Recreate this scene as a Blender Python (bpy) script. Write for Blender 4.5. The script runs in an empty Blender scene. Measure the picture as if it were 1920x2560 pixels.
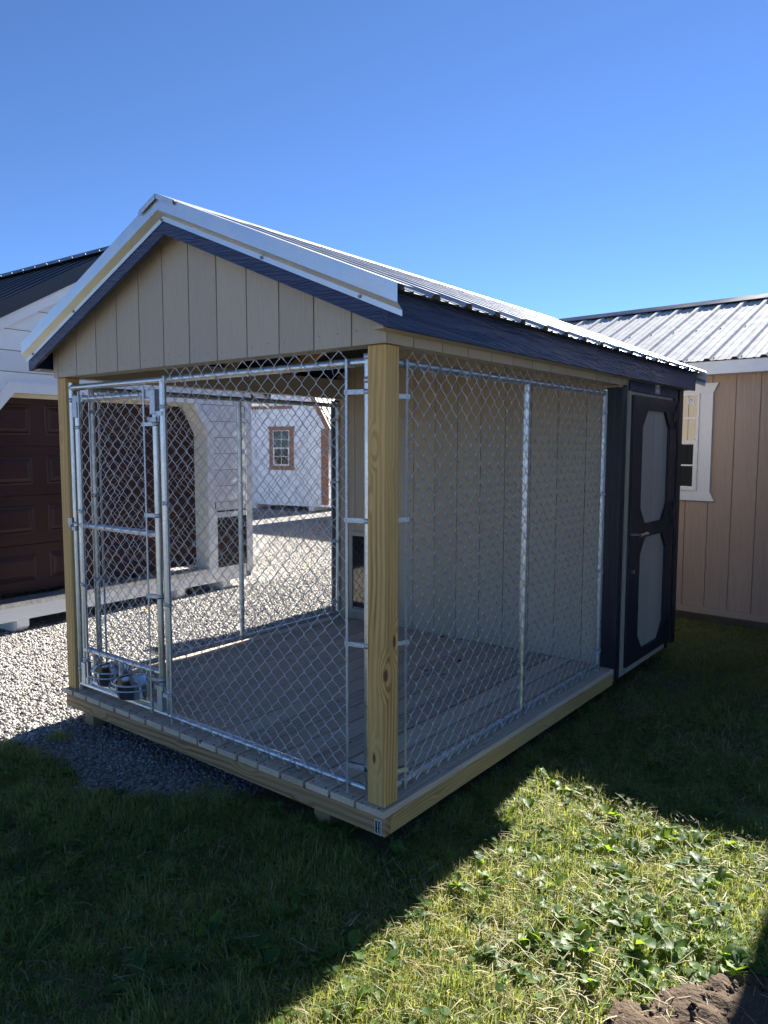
import bpy, math, random
import numpy as np
from mathutils import Vector, Matrix
random.seed(7); rng = np.random.default_rng(7)
sc = bpy.context.scene
COL = sc.collection

# ------------------------------------------------------------------ camera, sky, sun, exposure
YAW, PITCH, ROLL, FPX = -0.666, -0.0897, 0.002, 1843.5
CAM = Vector((1.7404, -2.2219, 1.4447))
fw = Vector((math.sin(YAW)*math.cos(PITCH), math.cos(YAW)*math.cos(PITCH), math.sin(PITCH)))
r0 = Vector((math.cos(YAW), -math.sin(YAW), 0)); u0 = r0.cross(fw)
rr = r0*math.cos(ROLL)+u0*math.sin(ROLL); uu = u0*math.cos(ROLL)-r0*math.sin(ROLL)
cd = bpy.data.cameras.new('camera'); cam = bpy.data.objects.new('camera', cd); COL.objects.link(cam)
M = Matrix((rr, uu, -fw)).transposed().to_4x4(); M.translation = CAM; cam.matrix_world = M
cd.sensor_fit = 'VERTICAL'; cd.sensor_height = 24.0; cd.sensor_width = 18.0
cd.lens = FPX/2560*24.0; cd.clip_start = 0.05; cd.clip_end = 2000
sc.camera = cam

SUNV = Vector((-0.072, 1.54, 1.0)).normalized()          # towards the sun
EL = math.asin(SUNV.z); AZ = math.atan2(SUNV.x, SUNV.y)
world = bpy.data.worlds.new('World'); sc.world = world; world.use_nodes = True
wn = world.node_tree.nodes; wl = world.node_tree.links; wn.clear()
sky = wn.new('ShaderNodeTexSky'); sky.sky_type = 'NISHITA'; sky.sun_disc = False
sky.sun_elevation = EL; sky.sun_rotation = AZ; sky.air_density = 0.65; sky.dust_density = 0.0; sky.ozone_density = 8.0
sky.altitude = 600
bg = wn.new('ShaderNodeBackground'); bg.inputs[1].default_value = 0.053
wo = wn.new('ShaderNodeOutputWorld'); hs = wn.new('ShaderNodeHueSaturation'); hs.inputs['Saturation'].default_value = 1.0; hs.inputs['Hue'].default_value = 0.501; wl.new(sky.outputs[0], hs.inputs['Color']); wl.new(hs.outputs[0], bg.inputs[0]); wl.new(bg.outputs[0], wo.inputs[0])
sl = bpy.data.lights.new('sun', 'SUN'); sl.energy = 5.0; sl.angle = math.radians(0.53); sl.color = (1.0, 0.955, 0.885)
so = bpy.data.objects.new('sun', sl); COL.objects.link(so); so.location = (0, 8, 12)
so.rotation_euler = SUNV.to_track_quat('Z', 'Y').to_euler()
sc.view_settings.view_transform = 'Standard'; sc.view_settings.look = 'None'; sc.view_settings.gamma = 1
sc.view_settings.use_curve_mapping = False; sc.view_settings.exposure = 1.95
sc.render.engine = 'CYCLES'; sc.cycles.use_denoising = True; sc.cycles.max_bounces = 8

G = -0.2      # ground level; z = 0 is the top of the kennel's deck

# ------------------------------------------------------------------ materials
def new_mat(name):
    m = bpy.data.materials.new(name); m.use_nodes = True
    nt = m.node_tree; nt.nodes.clear()
    out = nt.nodes.new('ShaderNodeOutputMaterial'); p = nt.nodes.new('ShaderNodeBsdfPrincipled')
    nt.links.new(p.outputs[0], out.inputs[0])
    return m, nt, p, out
def N(nt, t, **k):
    n = nt.nodes.new(t)
    for a, v in k.items():
        if a.startswith('i_'):
            key = a[2:]; key = int(key) if key.isdigit() else key
            n.inputs[key].default_value = v
        else: setattr(n, a, v)
    return n
def coords(nt, rand=True):
    tc = N(nt, 'ShaderNodeTexCoord')
    if not rand: return tc.outputs['Object']
    oi = N(nt, 'ShaderNodeObjectInfo')
    ad = N(nt, 'ShaderNodeVectorMath', operation='MULTIPLY_ADD')
    nt.links.new(oi.outputs['Random'], ad.inputs[0]); ad.inputs[1].default_value = (17.3, 23.1, 31.7)
    nt.links.new(tc.outputs['Object'], ad.inputs[2])
    return ad.outputs[0]
def mapping(nt, vec, scale=(1,1,1), rot=(0,0,0), loc=(0,0,0)):
    mp = N(nt, 'ShaderNodeMapping'); mp.inputs['Scale'].default_value = scale
    mp.inputs['Rotation'].default_value = rot; mp.inputs['Location'].default_value = loc
    nt.links.new(vec, mp.inputs['Vector']); return mp.outputs[0]
def ramp(nt, fac, stops):
    r = N(nt, 'ShaderNodeValToRGB'); e = r.color_ramp.elements
    while len(e) < len(stops): e.new(0.5)
    for k, (p, c) in enumerate(stops):
        e[k].position = p; e[k].color = (c[0], c[1], c[2], 1) if hasattr(c, '__len__') else (c, c, c, 1)
    nt.links.new(fac, r.inputs[0]); return r.outputs[0]
def mix(nt, fac, a, b, mode='MIX'):
    m = N(nt, 'ShaderNodeMix', data_type='RGBA', blend_type=mode)
    for s, v in ((0, fac), (6, a), (7, b)):
        if isinstance(v, (int, float)): m.inputs[s].default_value = v
        elif isinstance(v, tuple): m.inputs[s].default_value = (*v, 1)
        else: nt.links.new(v, m.inputs[s])
    return m.outputs[2]
def noise(nt, vec, scale, detail=4, rough=0.55, dist=0.0):
    n = N(nt, 'ShaderNodeTexNoise'); n.inputs['Scale'].default_value = scale; n.inputs['Detail'].default_value = detail
    n.inputs['Roughness'].default_value = rough; n.inputs['Distortion'].default_value = dist
    nt.links.new(vec, n.inputs['Vector']); return n.outputs['Fac']
def bump(nt, p, h, strength, dist):
    b = N(nt, 'ShaderNodeBump'); b.inputs['Strength'].default_value = strength; b.inputs['Distance'].default_value = dist
    nt.links.new(h, b.inputs['Height']); nt.links.new(b.outputs[0], p.inputs['Normal'])

def tone(nt, col, amt):
    oi = N(nt, 'ShaderNodeObjectInfo'); mr = N(nt, 'ShaderNodeMapRange'); nt.links.new(oi.outputs['Random'], mr.inputs['Value'])
    mr.inputs['To Min'].default_value = 1-amt; mr.inputs['To Max'].default_value = 1+amt
    vm = N(nt, 'ShaderNodeVectorMath', operation='SCALE'); nt.links.new(col, vm.inputs[0]); nt.links.new(mr.outputs[0], vm.inputs['Scale']); return vm.outputs[0]
def axis_scale(ax, along, across):
    return tuple(along if k == 'XYZ'.index(ax) else across for k in range(3))

def m_smartside(name, col, ax='Z', rough=0.55, bs=0.55, var=0.10, gs=1.0):
    """painted engineered siding with an embossed wood grain running along ax"""
    m, nt, p, o = new_mat(name); v = coords(nt)
    warp = noise(nt, mapping(nt, v, axis_scale(ax, 1.6, 5.0)), 1.0, 2)
    w = N(nt, 'ShaderNodeTexWave', wave_type='BANDS', bands_direction={'Z': 'DIAGONAL', 'Y': 'DIAGONAL', 'X': 'DIAGONAL'}[ax])
    w.inputs['Scale'].default_value = 1.0; w.inputs['Distortion'].default_value = 14.0
    w.inputs['Detail'].default_value = 2.5; w.inputs['Detail Scale'].default_value = 0.7
    nt.links.new(mapping(nt, v, axis_scale(ax, 1.3*gs, 16.0*gs)), w.inputs['Vector'])
    fine = noise(nt, mapping(nt, v, axis_scale(ax, 14, 160)), 1.0, 3, 0.6)
    h = N(nt, 'ShaderNodeMath', operation='MULTIPLY_ADD'); nt.links.new(w.outputs['Fac'], h.inputs[0]); h.inputs[1].default_value = 0.55
    nt.links.new(fine, h.inputs[2])
    big = noise(nt, v, 1.7, 4)
    c1 = tuple(c*(1-var) for c in col); c2 = tuple(min(1, c*(1+var)) for c in col)
    base = mix(nt, big, c1, c2)
    base = mix(nt, ramp(nt, fine, [(0.3, 0.16), (0.55, 0.0)]), base, tuple(c*0.6 for c in col))
    base = tone(nt, base, 0.06)
    nt.links.new(base, p.inputs['Base Color']); p.inputs['Specular IOR Level'].default_value = 0.35
    rg = ramp(nt, big, [(0.3, rough-0.08), (0.7, rough+0.1)]); nt.links.new(rg, p.inputs['Roughness'])
    bump(nt, p, h.outputs[0], bs, 0.0022)
    return m

def m_wood(name, light, dark, ax='Z', ring=46.0, rough=0.65, knot=(0.10, 0.045, 0.02), fine_dark=0.3, grey=None, tilt=0.05, vary=0.08):
    m, nt, p, o = new_mat(name); v = coords(nt)
    rot = {'Z': (tilt, tilt*0.6, 0), 'Y': (tilt, 0, tilt*0.6), 'X': (0, tilt, tilt*0.6)}[ax]
    vor = N(nt, 'ShaderNodeTexVoronoi'); vor.inputs['Scale'].default_value = 1.0
    kv = mapping(nt, v, axis_scale(ax, 2.6, 7.5)); nt.links.new(kv, vor.inputs['Vector'])
    kd = vor.outputs['Distance']
    warpf = ramp(nt, kd, [(0.0, 1.0), (0.30, 0.0)])
    wv = N(nt, 'ShaderNodeVectorMath', operation='MULTIPLY_ADD'); nt.links.new(warpf, wv.inputs[0])
    wv.inputs[1].default_value = (0.035, 0.035, 0.035); nt.links.new(mapping(nt, v, axis_scale(ax, 0.35, 1.0), rot), wv.inputs[2])
    w = N(nt, 'ShaderNodeTexWave', wave_type='RINGS', rings_direction=ax)
    w.inputs['Scale'].default_value = ring; w.inputs['Distortion'].default_value = 7.5
    w.inputs['Detail'].default_value = 2.5; w.inputs['Detail Scale'].default_value = 0.22
    nt.links.new(wv.outputs[0], w.inputs['Vector'])
    fib = noise(nt, mapping(nt, v, axis_scale(ax, 6, 230)), 1.0, 3, 0.6)
    broad = noise(nt, mapping(nt, v, axis_scale(ax, 1.2, 6)), 1.0, 4)
    amp = ramp(nt, noise(nt, mapping(nt, v, axis_scale(ax, 0.8, 14)), 1.0, 2), [(0.32, 0.15), (0.65, 1.0)])
    wf = N(nt, 'ShaderNodeMath', operation='MULTIPLY'); nt.links.new(ramp(nt, w.outputs['Fac'], [(0.25, 0.0), (0.9, 1.0)]), wf.inputs[0]); nt.links.new(amp, wf.inputs[1])
    c = mix(nt, wf.outputs[0], light, dark)
    c = mix(nt, ramp(nt, fib, [(0.3, fine_dark), (0.6, 0.0)]), c, tuple(k*0.45 for k in dark))
    c = mix(nt, ramp(nt, broad, [(0.35, 0.0), (0.7, 0.4)]), c, grey if grey else tuple(k*1.25 for k in light))
    kn = ramp(nt, kd, [(0.0, 1.0), (0.055, 0.95), (0.075, 0.25), (0.10, 0.0)])
    c = tone(nt, mix(nt, kn, c, knot), vary)
    nt.links.new(c, p.inputs['Base Color'])
    p.inputs['Roughness'].default_value = rough; p.inputs['Specular IOR Level'].default_value = 0.25
    hh = N(nt, 'ShaderNodeMath', operation='ADD'); nt.links.new(fib, hh.inputs[0]); nt.links.new(w.outputs['Fac'], hh.inputs[1])
    bump(nt, p, hh.outputs[0], 0.25, 0.0012)
    return m

def m_metal(name, col, rough=0.32, metallic=0.95, spangle=0.12, scale=60.0, bs=0.05, dirt=None, spec=0.5):
    m, nt, p, o = new_mat(name); v = coords(nt)
    vor = N(nt, 'ShaderNodeTexVoronoi'); vor.inputs['Scale'].default_value = scale; nt.links.new(v, vor.inputs['Vector'])
    n1 = noise(nt, v, 9.0, 5)
    g = N(nt, 'ShaderNodeSeparateColor'); nt.links.new(vor.outputs['Color'], g.inputs[0])
    c = mix(nt, g.outputs[0], tuple(k*(1-spangle) for k in col), tuple(min(1, k*(1+spangle)) for k in col))
    if dirt: c = mix(nt, ramp(nt, n1, [(0.45, 0.0), (0.75, 0.6)]), c, dirt)
    nt.links.new(c, p.inputs['Base Color']); p.inputs['Metallic'].default_value = metallic; p.inputs['Specular IOR Level'].default_value = spec
    nt.links.new(ramp(nt, n1, [(0.3, rough-0.07), (0.7, rough+0.1)]), p.inputs['Roughness'])
    bump(nt, p, n1, bs, 0.003)
    return m

def m_paint(name, col, rough=0.5, bs=0.15, var=0.08, spec=0.5):
    m, nt, p, o = new_mat(name); v = coords(nt)
    n1 = noise(nt, v, 3.0, 5); n2 = noise(nt, v, 120.0, 3)
    nt.links.new(mix(nt, n1, tuple(c*(1-var) for c in col), tuple(min(1, c*(1+var)) for c in col)), p.inputs['Base Color'])
    nt.links.new(ramp(nt, n1, [(0.3, max(0.02, rough-0.08)), (0.7, rough+0.08)]), p.inputs['Roughness'])
    p.inputs['Specular IOR Level'].default_value = spec
    bump(nt, p, n2, bs, 0.0008)
    return m

def m_plain(name, col, rough=0.5, metallic=0.0, ior=1.45):
    m, nt, p, o = new_mat(name); p.inputs['Base Color'].default_value = (*col, 1)
    p.inputs['Roughness'].default_value = rough; p.inputs['Metallic'].default_value = metallic; p.inputs['IOR'].default_value = ior
    return m

def m_leafy(name, stops, rough=0.5, trans=0.4, tcol=(0.20, 0.30, 0.03), spec=0.5):
    """foliage: colour picked per blade or leaf by its own random value, with light passing through"""
    m, nt, p, o = new_mat(name)
    a = N(nt, 'ShaderNodeAttribute', attribute_name='rnd')
    c = ramp(nt, a.outputs['Fac'], stops)
    nt.links.new(c, p.inputs['Base Color']); p.inputs['Roughness'].default_value = rough; p.inputs['Specular IOR Level'].default_value = spec
    t = N(nt, 'ShaderNodeBsdfTranslucent')
    tc = mix(nt, 0.55, c, tcol); nt.links.new(tc, t.inputs[0])
    ms = N(nt, 'ShaderNodeMixShader'); ms.inputs[0].default_value = trans
    nt.links.new(p.outputs[0], ms.inputs[1]); nt.links.new(t.outputs[0], ms.inputs[2]); nt.links.new(ms.outputs[0], o.inputs[0])
    return m

MT = {}
BEIGE = (0.385, 0.335, 0.27)
MT['beige'] = m_smartside('beige_siding', BEIGE, 'Z', bs=0.9)
MT['beige_plain'] = m_paint('beige_paint', BEIGE, 0.6)
MT['beige_inside'] = m_smartside('beige_inner_siding', (0.42, 0.345, 0.25), 'Z', bs=0.5)
MT['black_x'] = m_smartside('dark_trim_x', (0.017, 0.030, 0.082), 'X', rough=0.36, bs=1.0, gs=2.6, var=0.12)
MT['black_y'] = m_smartside('dark_trim_y', (0.017, 0.030, 0.082), 'Y', rough=0.36, bs=1.0, gs=2.6, var=0.12)
MT['black_z'] = m_smartside('dark_trim_z', (0.012, 0.015, 0.026), 'Z', rough=0.36, bs=0.9, gs=2.6, var=0.12)
MT['black_metal'] = m_plain('black_metal', (0.012, 0.012, 0.014), 0.4)
MT['tan'] = m_smartside('tan_siding', (0.46, 0.335, 0.25), 'Z', rough=0.5, bs=1.2)
MT['tan_plain'] = m_paint('tan_paint', (0.46, 0.335, 0.25), 0.55)
MT['white_z'] = m_smartside('white_trim', (0.82, 0.82, 0.815), 'Z', rough=0.5, bs=0.4, var=0.04)
MT['white_y'] = m_smartside('white_lap_siding', (0.81, 0.81, 0.805), 'Y', rough=0.5, bs=0.35, var=0.04)
MT['white_x'] = m_smartside('white_trim_board', (0.82, 0.82, 0.815), 'X', rough=0.5, bs=0.35, var=0.04)
MT['white_plain'] = m_paint('white_paint', (0.82, 0.82, 0.815), 0.4)
MT['lap_shade'] = m_paint('lap_shade_backing', (0.10, 0.10, 0.10), 0.8)  # backing painted dark so the lap gaps read as shadow lines
MT['vinyl'] = m_paint('white_vinyl', (0.80, 0.80, 0.79), 0.3, bs=0.0)
MT['jamb'] = m_paint('bounce_tinted_jamb', (0.78, 0.74, 0.63), 0.5)  # white paint with the warm ground bounce put into its colour
MT['brown_trim'] = m_paint('brown_trim_paint', (0.29, 0.125, 0.06), 0.55)
MT['barn_white'] = m_smartside('barn_white_siding', (0.80, 0.82, 0.85), 'Z', bs=0.2, var=0.03)
MT['barn_roof'] = m_paint('tan_metal_roof', (0.62, 0.50, 0.30), 0.4)
MT['grey_paint'] = m_paint('grey_shed_paint', (0.30, 0.30, 0.29), 0.6)
MT['post'] = m_wood('treated_post_wood', (0.53, 0.345, 0.135), (0.26, 0.14, 0.045), 'Z', ring=20)
MT['rim_x'] = m_wood('treated_rim_wood_x', (0.36, 0.235, 0.12), (0.16, 0.08, 0.034), 'X', ring=13, tilt=0.09)
MT['rim_y'] = m_wood('treated_rim_wood_y', (0.52, 0.345, 0.14), (0.29, 0.165, 0.058), 'Y', ring=22, tilt=0.06)
MT['deck'] = m_wood('weathered_deck_wood', (0.60, 0.475, 0.35), (0.48, 0.37, 0.265), 'Y', ring=24, rough=0.8, fine_dark=0.4, grey=(0.63, 0.53, 0.42), vary=0.17, knot=(0.06, 0.035, 0.025))
MT['skid'] = m_wood('skid_wood', (0.33, 0.24, 0.13), (0.19, 0.12, 0.06), 'Y', ring=40)
MT['rafter'] = m_wood('rafter_pine', (0.50, 0.31, 0.13), (0.36, 0.19, 0.07), 'X', ring=38)
MT['felt'] = m_paint('roof_underlay', (0.03, 0.032, 0.04), 0.8)
MT['galv'] = m_metal('galvanised_steel', (0.54, 0.565, 0.58), 0.32, 0.92, 0.08, 90, 0.02)
MT['galv_fit'] = m_metal('galvanised_fitting', (0.44, 0.48, 0.53), 0.48, 0.85, 0.15, 140, 0.15)
MT['wire'] = m_plain('galvanised_wire', (0.64, 0.66, 0.69), 0.33, 0.97)
MT['galvalume'] = m_metal('galvalume_roof', (0.55, 0.56, 0.565), 0.40, 0.85, 0.06, 240, 0.03)
MT['trim_metal'] = m_metal('galvalume_trim', (0.60, 0.62, 0.635), 0.38, 0.9, 0.04, 240, 0.01)
MT['tan_roof'] = m_metal('weathered_galvalume', (0.50, 0.50, 0.495), 0.85, 0.0, 0.2, 130, 0.06, dirt=(0.37, 0.365, 0.355), spec=0.1)
MT['dark_roof'] = m_paint('dark_bronze_roof', (0.03, 0.027, 0.028), 0.33)
MT['door_maroon'] = m_smartside('maroon_door_panel', (0.046, 0.019, 0.016), 'Y', rough=0.42, bs=0.4, var=0.2)
MT['vent_brown'] = m_smartside('dark_brown_board', (0.040, 0.026, 0.020), 'Y', rough=0.6, bs=0.8, var=0.3)
MT['chrome'] = m_plain('chrome', (0.85, 0.85, 0.86), 0.08, 1.0)
MT['steel_bowl'] = m_plain('polished_steel', (0.62, 0.63, 0.63), 0.13, 1.0)
MT['plate'] = m_metal('aluminium_tread_plate', (0.70, 0.70, 0.69), 0.35, 0.9, 0.2, 40, 0.5)
MT['glass'] = m_plain('window_glass', (0.010, 0.011, 0.012), 0.02, 0.0, 2.5)
MT['glass_far'] = m_plain('barn_window_glass', (0.012, 0.013, 0.013), 0.03, 0.0, 1.5)
MT['flap'] = m_plain('smoked_plastic_flap', (0.012, 0.010, 0.009), 0.05, 0.0, 1.8)
MT['print_white'] = m_plain('printed_white', (0.75, 0.75, 0.75), 0.5)
MT['print_black'] = m_plain('printed_black', (0.008, 0.009, 0.012), 0.45)
MT['print_grey'] = m_plain('printed_grey', (0.30, 0.31, 0.33), 0.5)
MT['screw'] = m_plain('screw_head', (0.20, 0.20, 0.20), 0.45, 0.6)

# ------------------------------------------------------------------ mesh helpers
class MB:
    def __init__(s): s.v = []; s.f = []; s.sm = []
    def add(s, vs, fs, smooth=False):
        b = len(s.v); s.v += [tuple(p) for p in vs]
        s.f += [tuple(b+i for i in f) for f in fs]; s.sm += [smooth]*len(fs)
    def box(s, x0, x1, y0, y1, z0, z1, c=0.0):
        x0, x1 = min(x0, x1), max(x0, x1); y0, y1 = min(y0, y1), max(y0, y1); z0, z1 = min(z0, z1), max(z0, z1)
        if c <= 0:
            s.add([(x0,y0,z0),(x1,y0,z0),(x1,y1,z0),(x0,y1,z0),(x0,y0,z1),(x1,y0,z1),(x1,y1,z1),(x0,y1,z1)],
                  [(3,2,1,0),(4,5,6,7),(0,1,5,4),(1,2,6,5),(2,3,7,6),(3,0,4,7)]); return
        X = (x0, x1); Y = (y0, y1); Z = (z0, z1); vs = []; idx = {}
        for i in (0, 1):
            for j in (0, 1):
                for k in (0, 1):
                    sx, sy, sz = (c if i == 0 else -c), (c if j == 0 else -c), (c if k == 0 else -c)
                    idx[i,j,k,'x'] = len(vs); vs.append((X[i], Y[j]+sy, Z[k]+sz))
                    idx[i,j,k,'y'] = len(vs); vs.append((X[i]+sx, Y[j], Z[k]+sz))
                    idx[i,j,k,'z'] = len(vs); vs.append((X[i]+sx, Y[j]+sy, Z[k]))
        fs = []
        q = [(0,0),(1,0),(1,1),(0,1)]
        fs.append([idx[0,a,b,'x'] for a, b in q][::-1]); fs.append([idx[1,a,b,'x'] for a, b in q])
        fs.append([idx[a,0,b,'y'] for a, b in q]); fs.append([idx[a,1,b,'y'] for a, b in q][::-1])
        fs.append([idx[a,b,0,'z'] for a, b in q][::-1]); fs.append([idx[a,b,1,'z'] for a, b in q])
        for a in (0, 1):
            for b in (0, 1):
                fs.append([idx[0,a,b,'y'], idx[1,a,b,'y'], idx[1,a,b,'z'], idx[0,a,b,'z']])
                fs.append([idx[a,0,b,'x'], idx[a,1,b,'x'], idx[a,1,b,'z'], idx[a,0,b,'z']])
                fs.append([idx[a,b,0,'x'], idx[a,b,1,'x'], idx[a,b,1,'y'], idx[a,b,0,'y']])
                for k in (0, 1): pass
        for i in (0, 1):
            for j in (0, 1):
                for k in (0, 1): fs.append([idx[i,j,k,'x'], idx[i,j,k,'y'], idx[i,j,k,'z']])
        s.add(vs, fs); s.fix = True
    def hexa(s, P): # eight corners: bottom ring then top ring
        s.add(P, [(3,2,1,0),(4,5,6,7),(0,1,5,4),(1,2,6,5),(2,3,7,6),(3,0,4,7)])
    def prism(s, poly, axis, a, b): # polygon in the two other axes, pushed from a to b along axis
        def put(u, v, w):
            return {'x': (w, u, v), 'y': (u, w, v), 'z': (u, v, w)}[axis]
        n = len(poly)
        vs = [put(u, v, a) for u, v in poly]+[put(u, v, b) for u, v in poly]
        fs = [tuple(range(n))[::-1], tuple(range(n, 2*n))]+[(i, (i+1) % n, n+(i+1) % n, n+i) for i in range(n)]
        s.add(vs, fs); s.fix = True
    def frame(s, outer, inner, axis, a, b): # polygon ring with a hole of the same vertex count
        def put(u, v, w):
            return {'x': (w, u, v), 'y': (u, w, v), 'z': (u, v, w)}[axis]
        n = len(outer)
        vs = [put(u, v, w) for w in (a, b) for u, v in outer]+[put(u, v, w) for w in (a, b) for u, v in inner]
        fs = []
        for i in range(n):
            j = (i+1) % n
            fs += [(i, j, 2*n+j, 2*n+i), (n+i, n+j, 3*n+j, 3*n+i), (i, j, n+j, n+i), (2*n+i, 2*n+j, 3*n+j, 3*n+i)]
        s.add(vs, fs); s.fix = True
    def path(s, pts, r, n=8, smooth=True, caps=True):
        pts = [Vector(p) for p in pts]; rings = []
        t0 = (pts[1]-pts[0]).normalized()
        up = Vector((0, 0, 1)) if abs(t0.z) < 0.9 else Vector((1, 0, 0))
        a = t0.cross(up).normalized(); vs = []
        for i, p in enumerate(pts):
            t = ((pts[min(i+1, len(pts)-1)]-p).normalized()+(p-pts[max(i-1, 0)]).normalized()).normalized() if len(pts) > 2 else t0
            a = (a-t*a.dot(t)).normalized(); b = t.cross(a)
            rad = r[i] if hasattr(r, '__len__') else r
            vs += [p+a*(rad*math.cos(2*math.pi*k/n))+b*(rad*math.sin(2*math.pi*k/n)) for k in range(n)]
        fs = []
        for i in range(len(pts)-1):
            for k in range(n):
                fs.append((i*n+k, i*n+(k+1) % n, (i+1)*n+(k+1) % n, (i+1)*n+k))
        s.add(vs, fs, smooth)
        if caps:
            m = (len(pts)-1)*n
            s.add(vs[:n], [tuple(range(n))[::-1]]); s.add(vs[m:m+n], [tuple(range(n))])
    def lathe(s, prof, c, n=24, smooth=True):
        vs = []; fs = []
        for r, z in prof: vs += [(c[0]+r*math.cos(2*math.pi*k/n), c[1]+r*math.sin(2*math.pi*k/n), c[2]+z) for k in range(n)]
        for i in range(len(prof)-1):
            for k in range(n): fs.append((i*n+k, i*n+(k+1) % n, (i+1)*n+(k+1) % n, (i+1)*n+k))
        s.add(vs, fs, smooth)
    def mesh(s, name, mat):
        me = bpy.data.meshes.new(name); me.from_pydata(s.v, [], s.f)
        if any(s.sm): me.polygons.foreach_set('use_smooth', s.sm)
        if getattr(s, 'fix', False):
            import bmesh
            bm = bmesh.new(); bm.from_mesh(me); bmesh.ops.recalc_face_normals(bm, faces=bm.faces); bm.to_mesh(me); bm.free()
        me.materials.append(mat); me.update(); return me
    def build(s, name, mat, parent=None, label=None, kind=None):
        return put(name, s.mesh(name, mat), parent, label, kind)

def put(name, me, parent=None, label=None, kind=None):
    o = bpy.data.objects.new(name, me); COL.objects.link(o)
    if parent is not None: o.parent = parent
    if label: o['label'] = label
    if kind: o['kind'] = kind
    return o
def thing(name, label, cat, loc=(0, 0, 0), rz=0.0, group=None):
    o = bpy.data.objects.new(name, None); COL.objects.link(o); o.location = loc; o.rotation_euler = (0, 0, rz)
    o.empty_display_size = 0.2; o['label'] = label; o['category'] = cat
    if group: o['group'] = group
    return o
def tag(o, label, cat, group=None):
    o['label'] = label; o['category'] = cat
    if group: o['group'] = group
    return o
def part(parent, name, mat, *boxes, c=0.0, label=None):
    b = MB()
    for q in boxes: b.box(*q, c=c)
    return b.build(name, MT[mat] if isinstance(mat, str) else mat, parent, label)
def copies(proto, parent, positions, name=None):
    """the prototype's mesh again at other offsets"""
    for p in positions:
        c = proto.copy(); COL.objects.link(c); c.parent = parent; c.location = p
def root_at(t):  # an empty's children are written in world coordinates when it sits unrotated: shift them back
    pass

def siding(parent, name, mat, put3, u0, u1, z0, ztop, phase, step=0.2032, gap=0.007, th=0.012, peak=None, holes=()):
    """vertical boards with real joints; put3(u, w, z) maps board coords to the parent's space (w = outwards)"""
    e = [u0]; k = math.ceil((u0-phase)/step+1e-6)
    while phase+k*step < u1-0.01:
        if phase+k*step > u0+0.01: e.append(phase+k*step)
        k += 1
    e.append(u1)
    for a, b in zip(e[:-1], e[1:]):
        a2 = a+(gap/2 if a > u0 else 0); b2 = b-(gap/2 if b < u1 else 0)
        us = [a2, b2]
        if peak is not None and a2 < peak < b2: us = [a2, peak, b2]
        poly = [(a2, z0), (b2, z0)]+[(u, ztop(u)) for u in us[::-1]]
        n = len(poly); m = MB()
        vs = [put3(u, 0, z) for u, z in poly]+[put3(u, th, z) for u, z in poly]
        m.add(vs, [tuple(range(n))[::-1], tuple(range(n, 2*n))]+[(i, (i+1) % n, n+(i+1) % n, n+i) for i in range(n)]); m.fix = True
        m.build(name, MT[mat], parent)

def metal_panel(mb, o, e, s, n, width, length, ribs, over=0.0):
    """ribbed sheet: o = ridge-side corner, e = across the ribs, s = down the slope, n = normal"""
    o, e, s, n = Vector(o), Vector(e), Vector(s), Vector(n)
    pr = [(0.0, 0.0)]
    for c in ribs:
        for d, h in ((-0.032, 0), (-0.016, 0.02), (0.016, 0.02), (0.032, 0)): pr.append((c+d, h))
        for q in (0.0765, 0.153):
            for d, h in ((-0.012, 0), (-0.006, 0.0045), (0.006, 0.0045), (0.012, 0)): pr.append((c+q+d, h))
    pr = [p for p in pr if 0 <= p[0] <= width]; pr.append((width, 0.0))
    k = len(pr); vs = []
    for t in (0, 0.0011):
        for L in (0, length):
            vs += [o+e*u+s*L+n*(h+0.0011-t) for u, h in pr]
    fs = []
    for i in range(k-1):
        fs.append((i, i+1, k+i+1, k+i)); fs.append((2*k+i, 3*k+i, 3*k+i+1, 2*k+i+1))
        fs.append((i, 2*k+i, 2*k+i+1, i+1)); fs.append((k+i, k+i+1, 3*k+i+1, 3*k+i))
    mb.add(vs, fs); mb.fix = True

# ------------------------------------------------------------------ setting: ground, gravel, lawn, soil
def np_mesh(name, V, faces, mat, rnd=None, smooth=False):
    """V: (n, k, 3) vertices of n alike pieces, faces: index lists into one piece"""
    n, k, _ = V.shape; me = bpy.data.meshes.new(name)
    me.vertices.add(n*k); me.vertices.foreach_set('co', V.reshape(-1).astype(np.float32))
    loops = []; starts = []
    base = (np.arange(n)*k)[:, None]
    blk = np.concatenate([np.array(f) for f in faces]); lens = [len(f) for f in faces]
    L = (base+blk[None, :]).reshape(-1)
    st = np.concatenate([[0], np.cumsum(lens)[:-1]]); S = ((np.arange(n)*len(blk))[:, None]+st[None, :]).reshape(-1)
    me.loops.add(len(L)); me.loops.foreach_set('vertex_index', L.astype(np.int32))
    me.polygons.add(len(S)); me.polygons.foreach_set('loop_start', S.astype(np.int32))
    if smooth: me.polygons.foreach_set('use_smooth', np.ones(len(S), dtype=bool))
    if rnd is not None:
        a = me.attributes.new('rnd', 'FLOAT', 'POINT'); a.data.foreach_set('value', np.repeat(rnd, k).astype(np.float32))
    me.update(calc_edges=True); me.validate(); me.materials.append(mat)
    return me

def vnoise(x, y, s, seed=0):
    """smooth value noise for numpy arrays"""
    g = np.random.default_rng(seed).random((64, 64))
    u, v = x*s, y*s; i, j = np.floor(u).astype(int), np.floor(v).astype(int); fu, fv = u-i, v-j
    fu = fu*fu*(3-2*fu); fv = fv*fv*(3-2*fv)
    a = g[i % 64, j % 64]; b = g[(i+1) % 64, j % 64]; c = g[i % 64, (j+1) % 64]; d = g[(i+1) % 64, (j+1) % 64]
    return (a*(1-fu)+b*fu)*(1-fv)+(c*(1-fu)+d*fu)*fv

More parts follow.
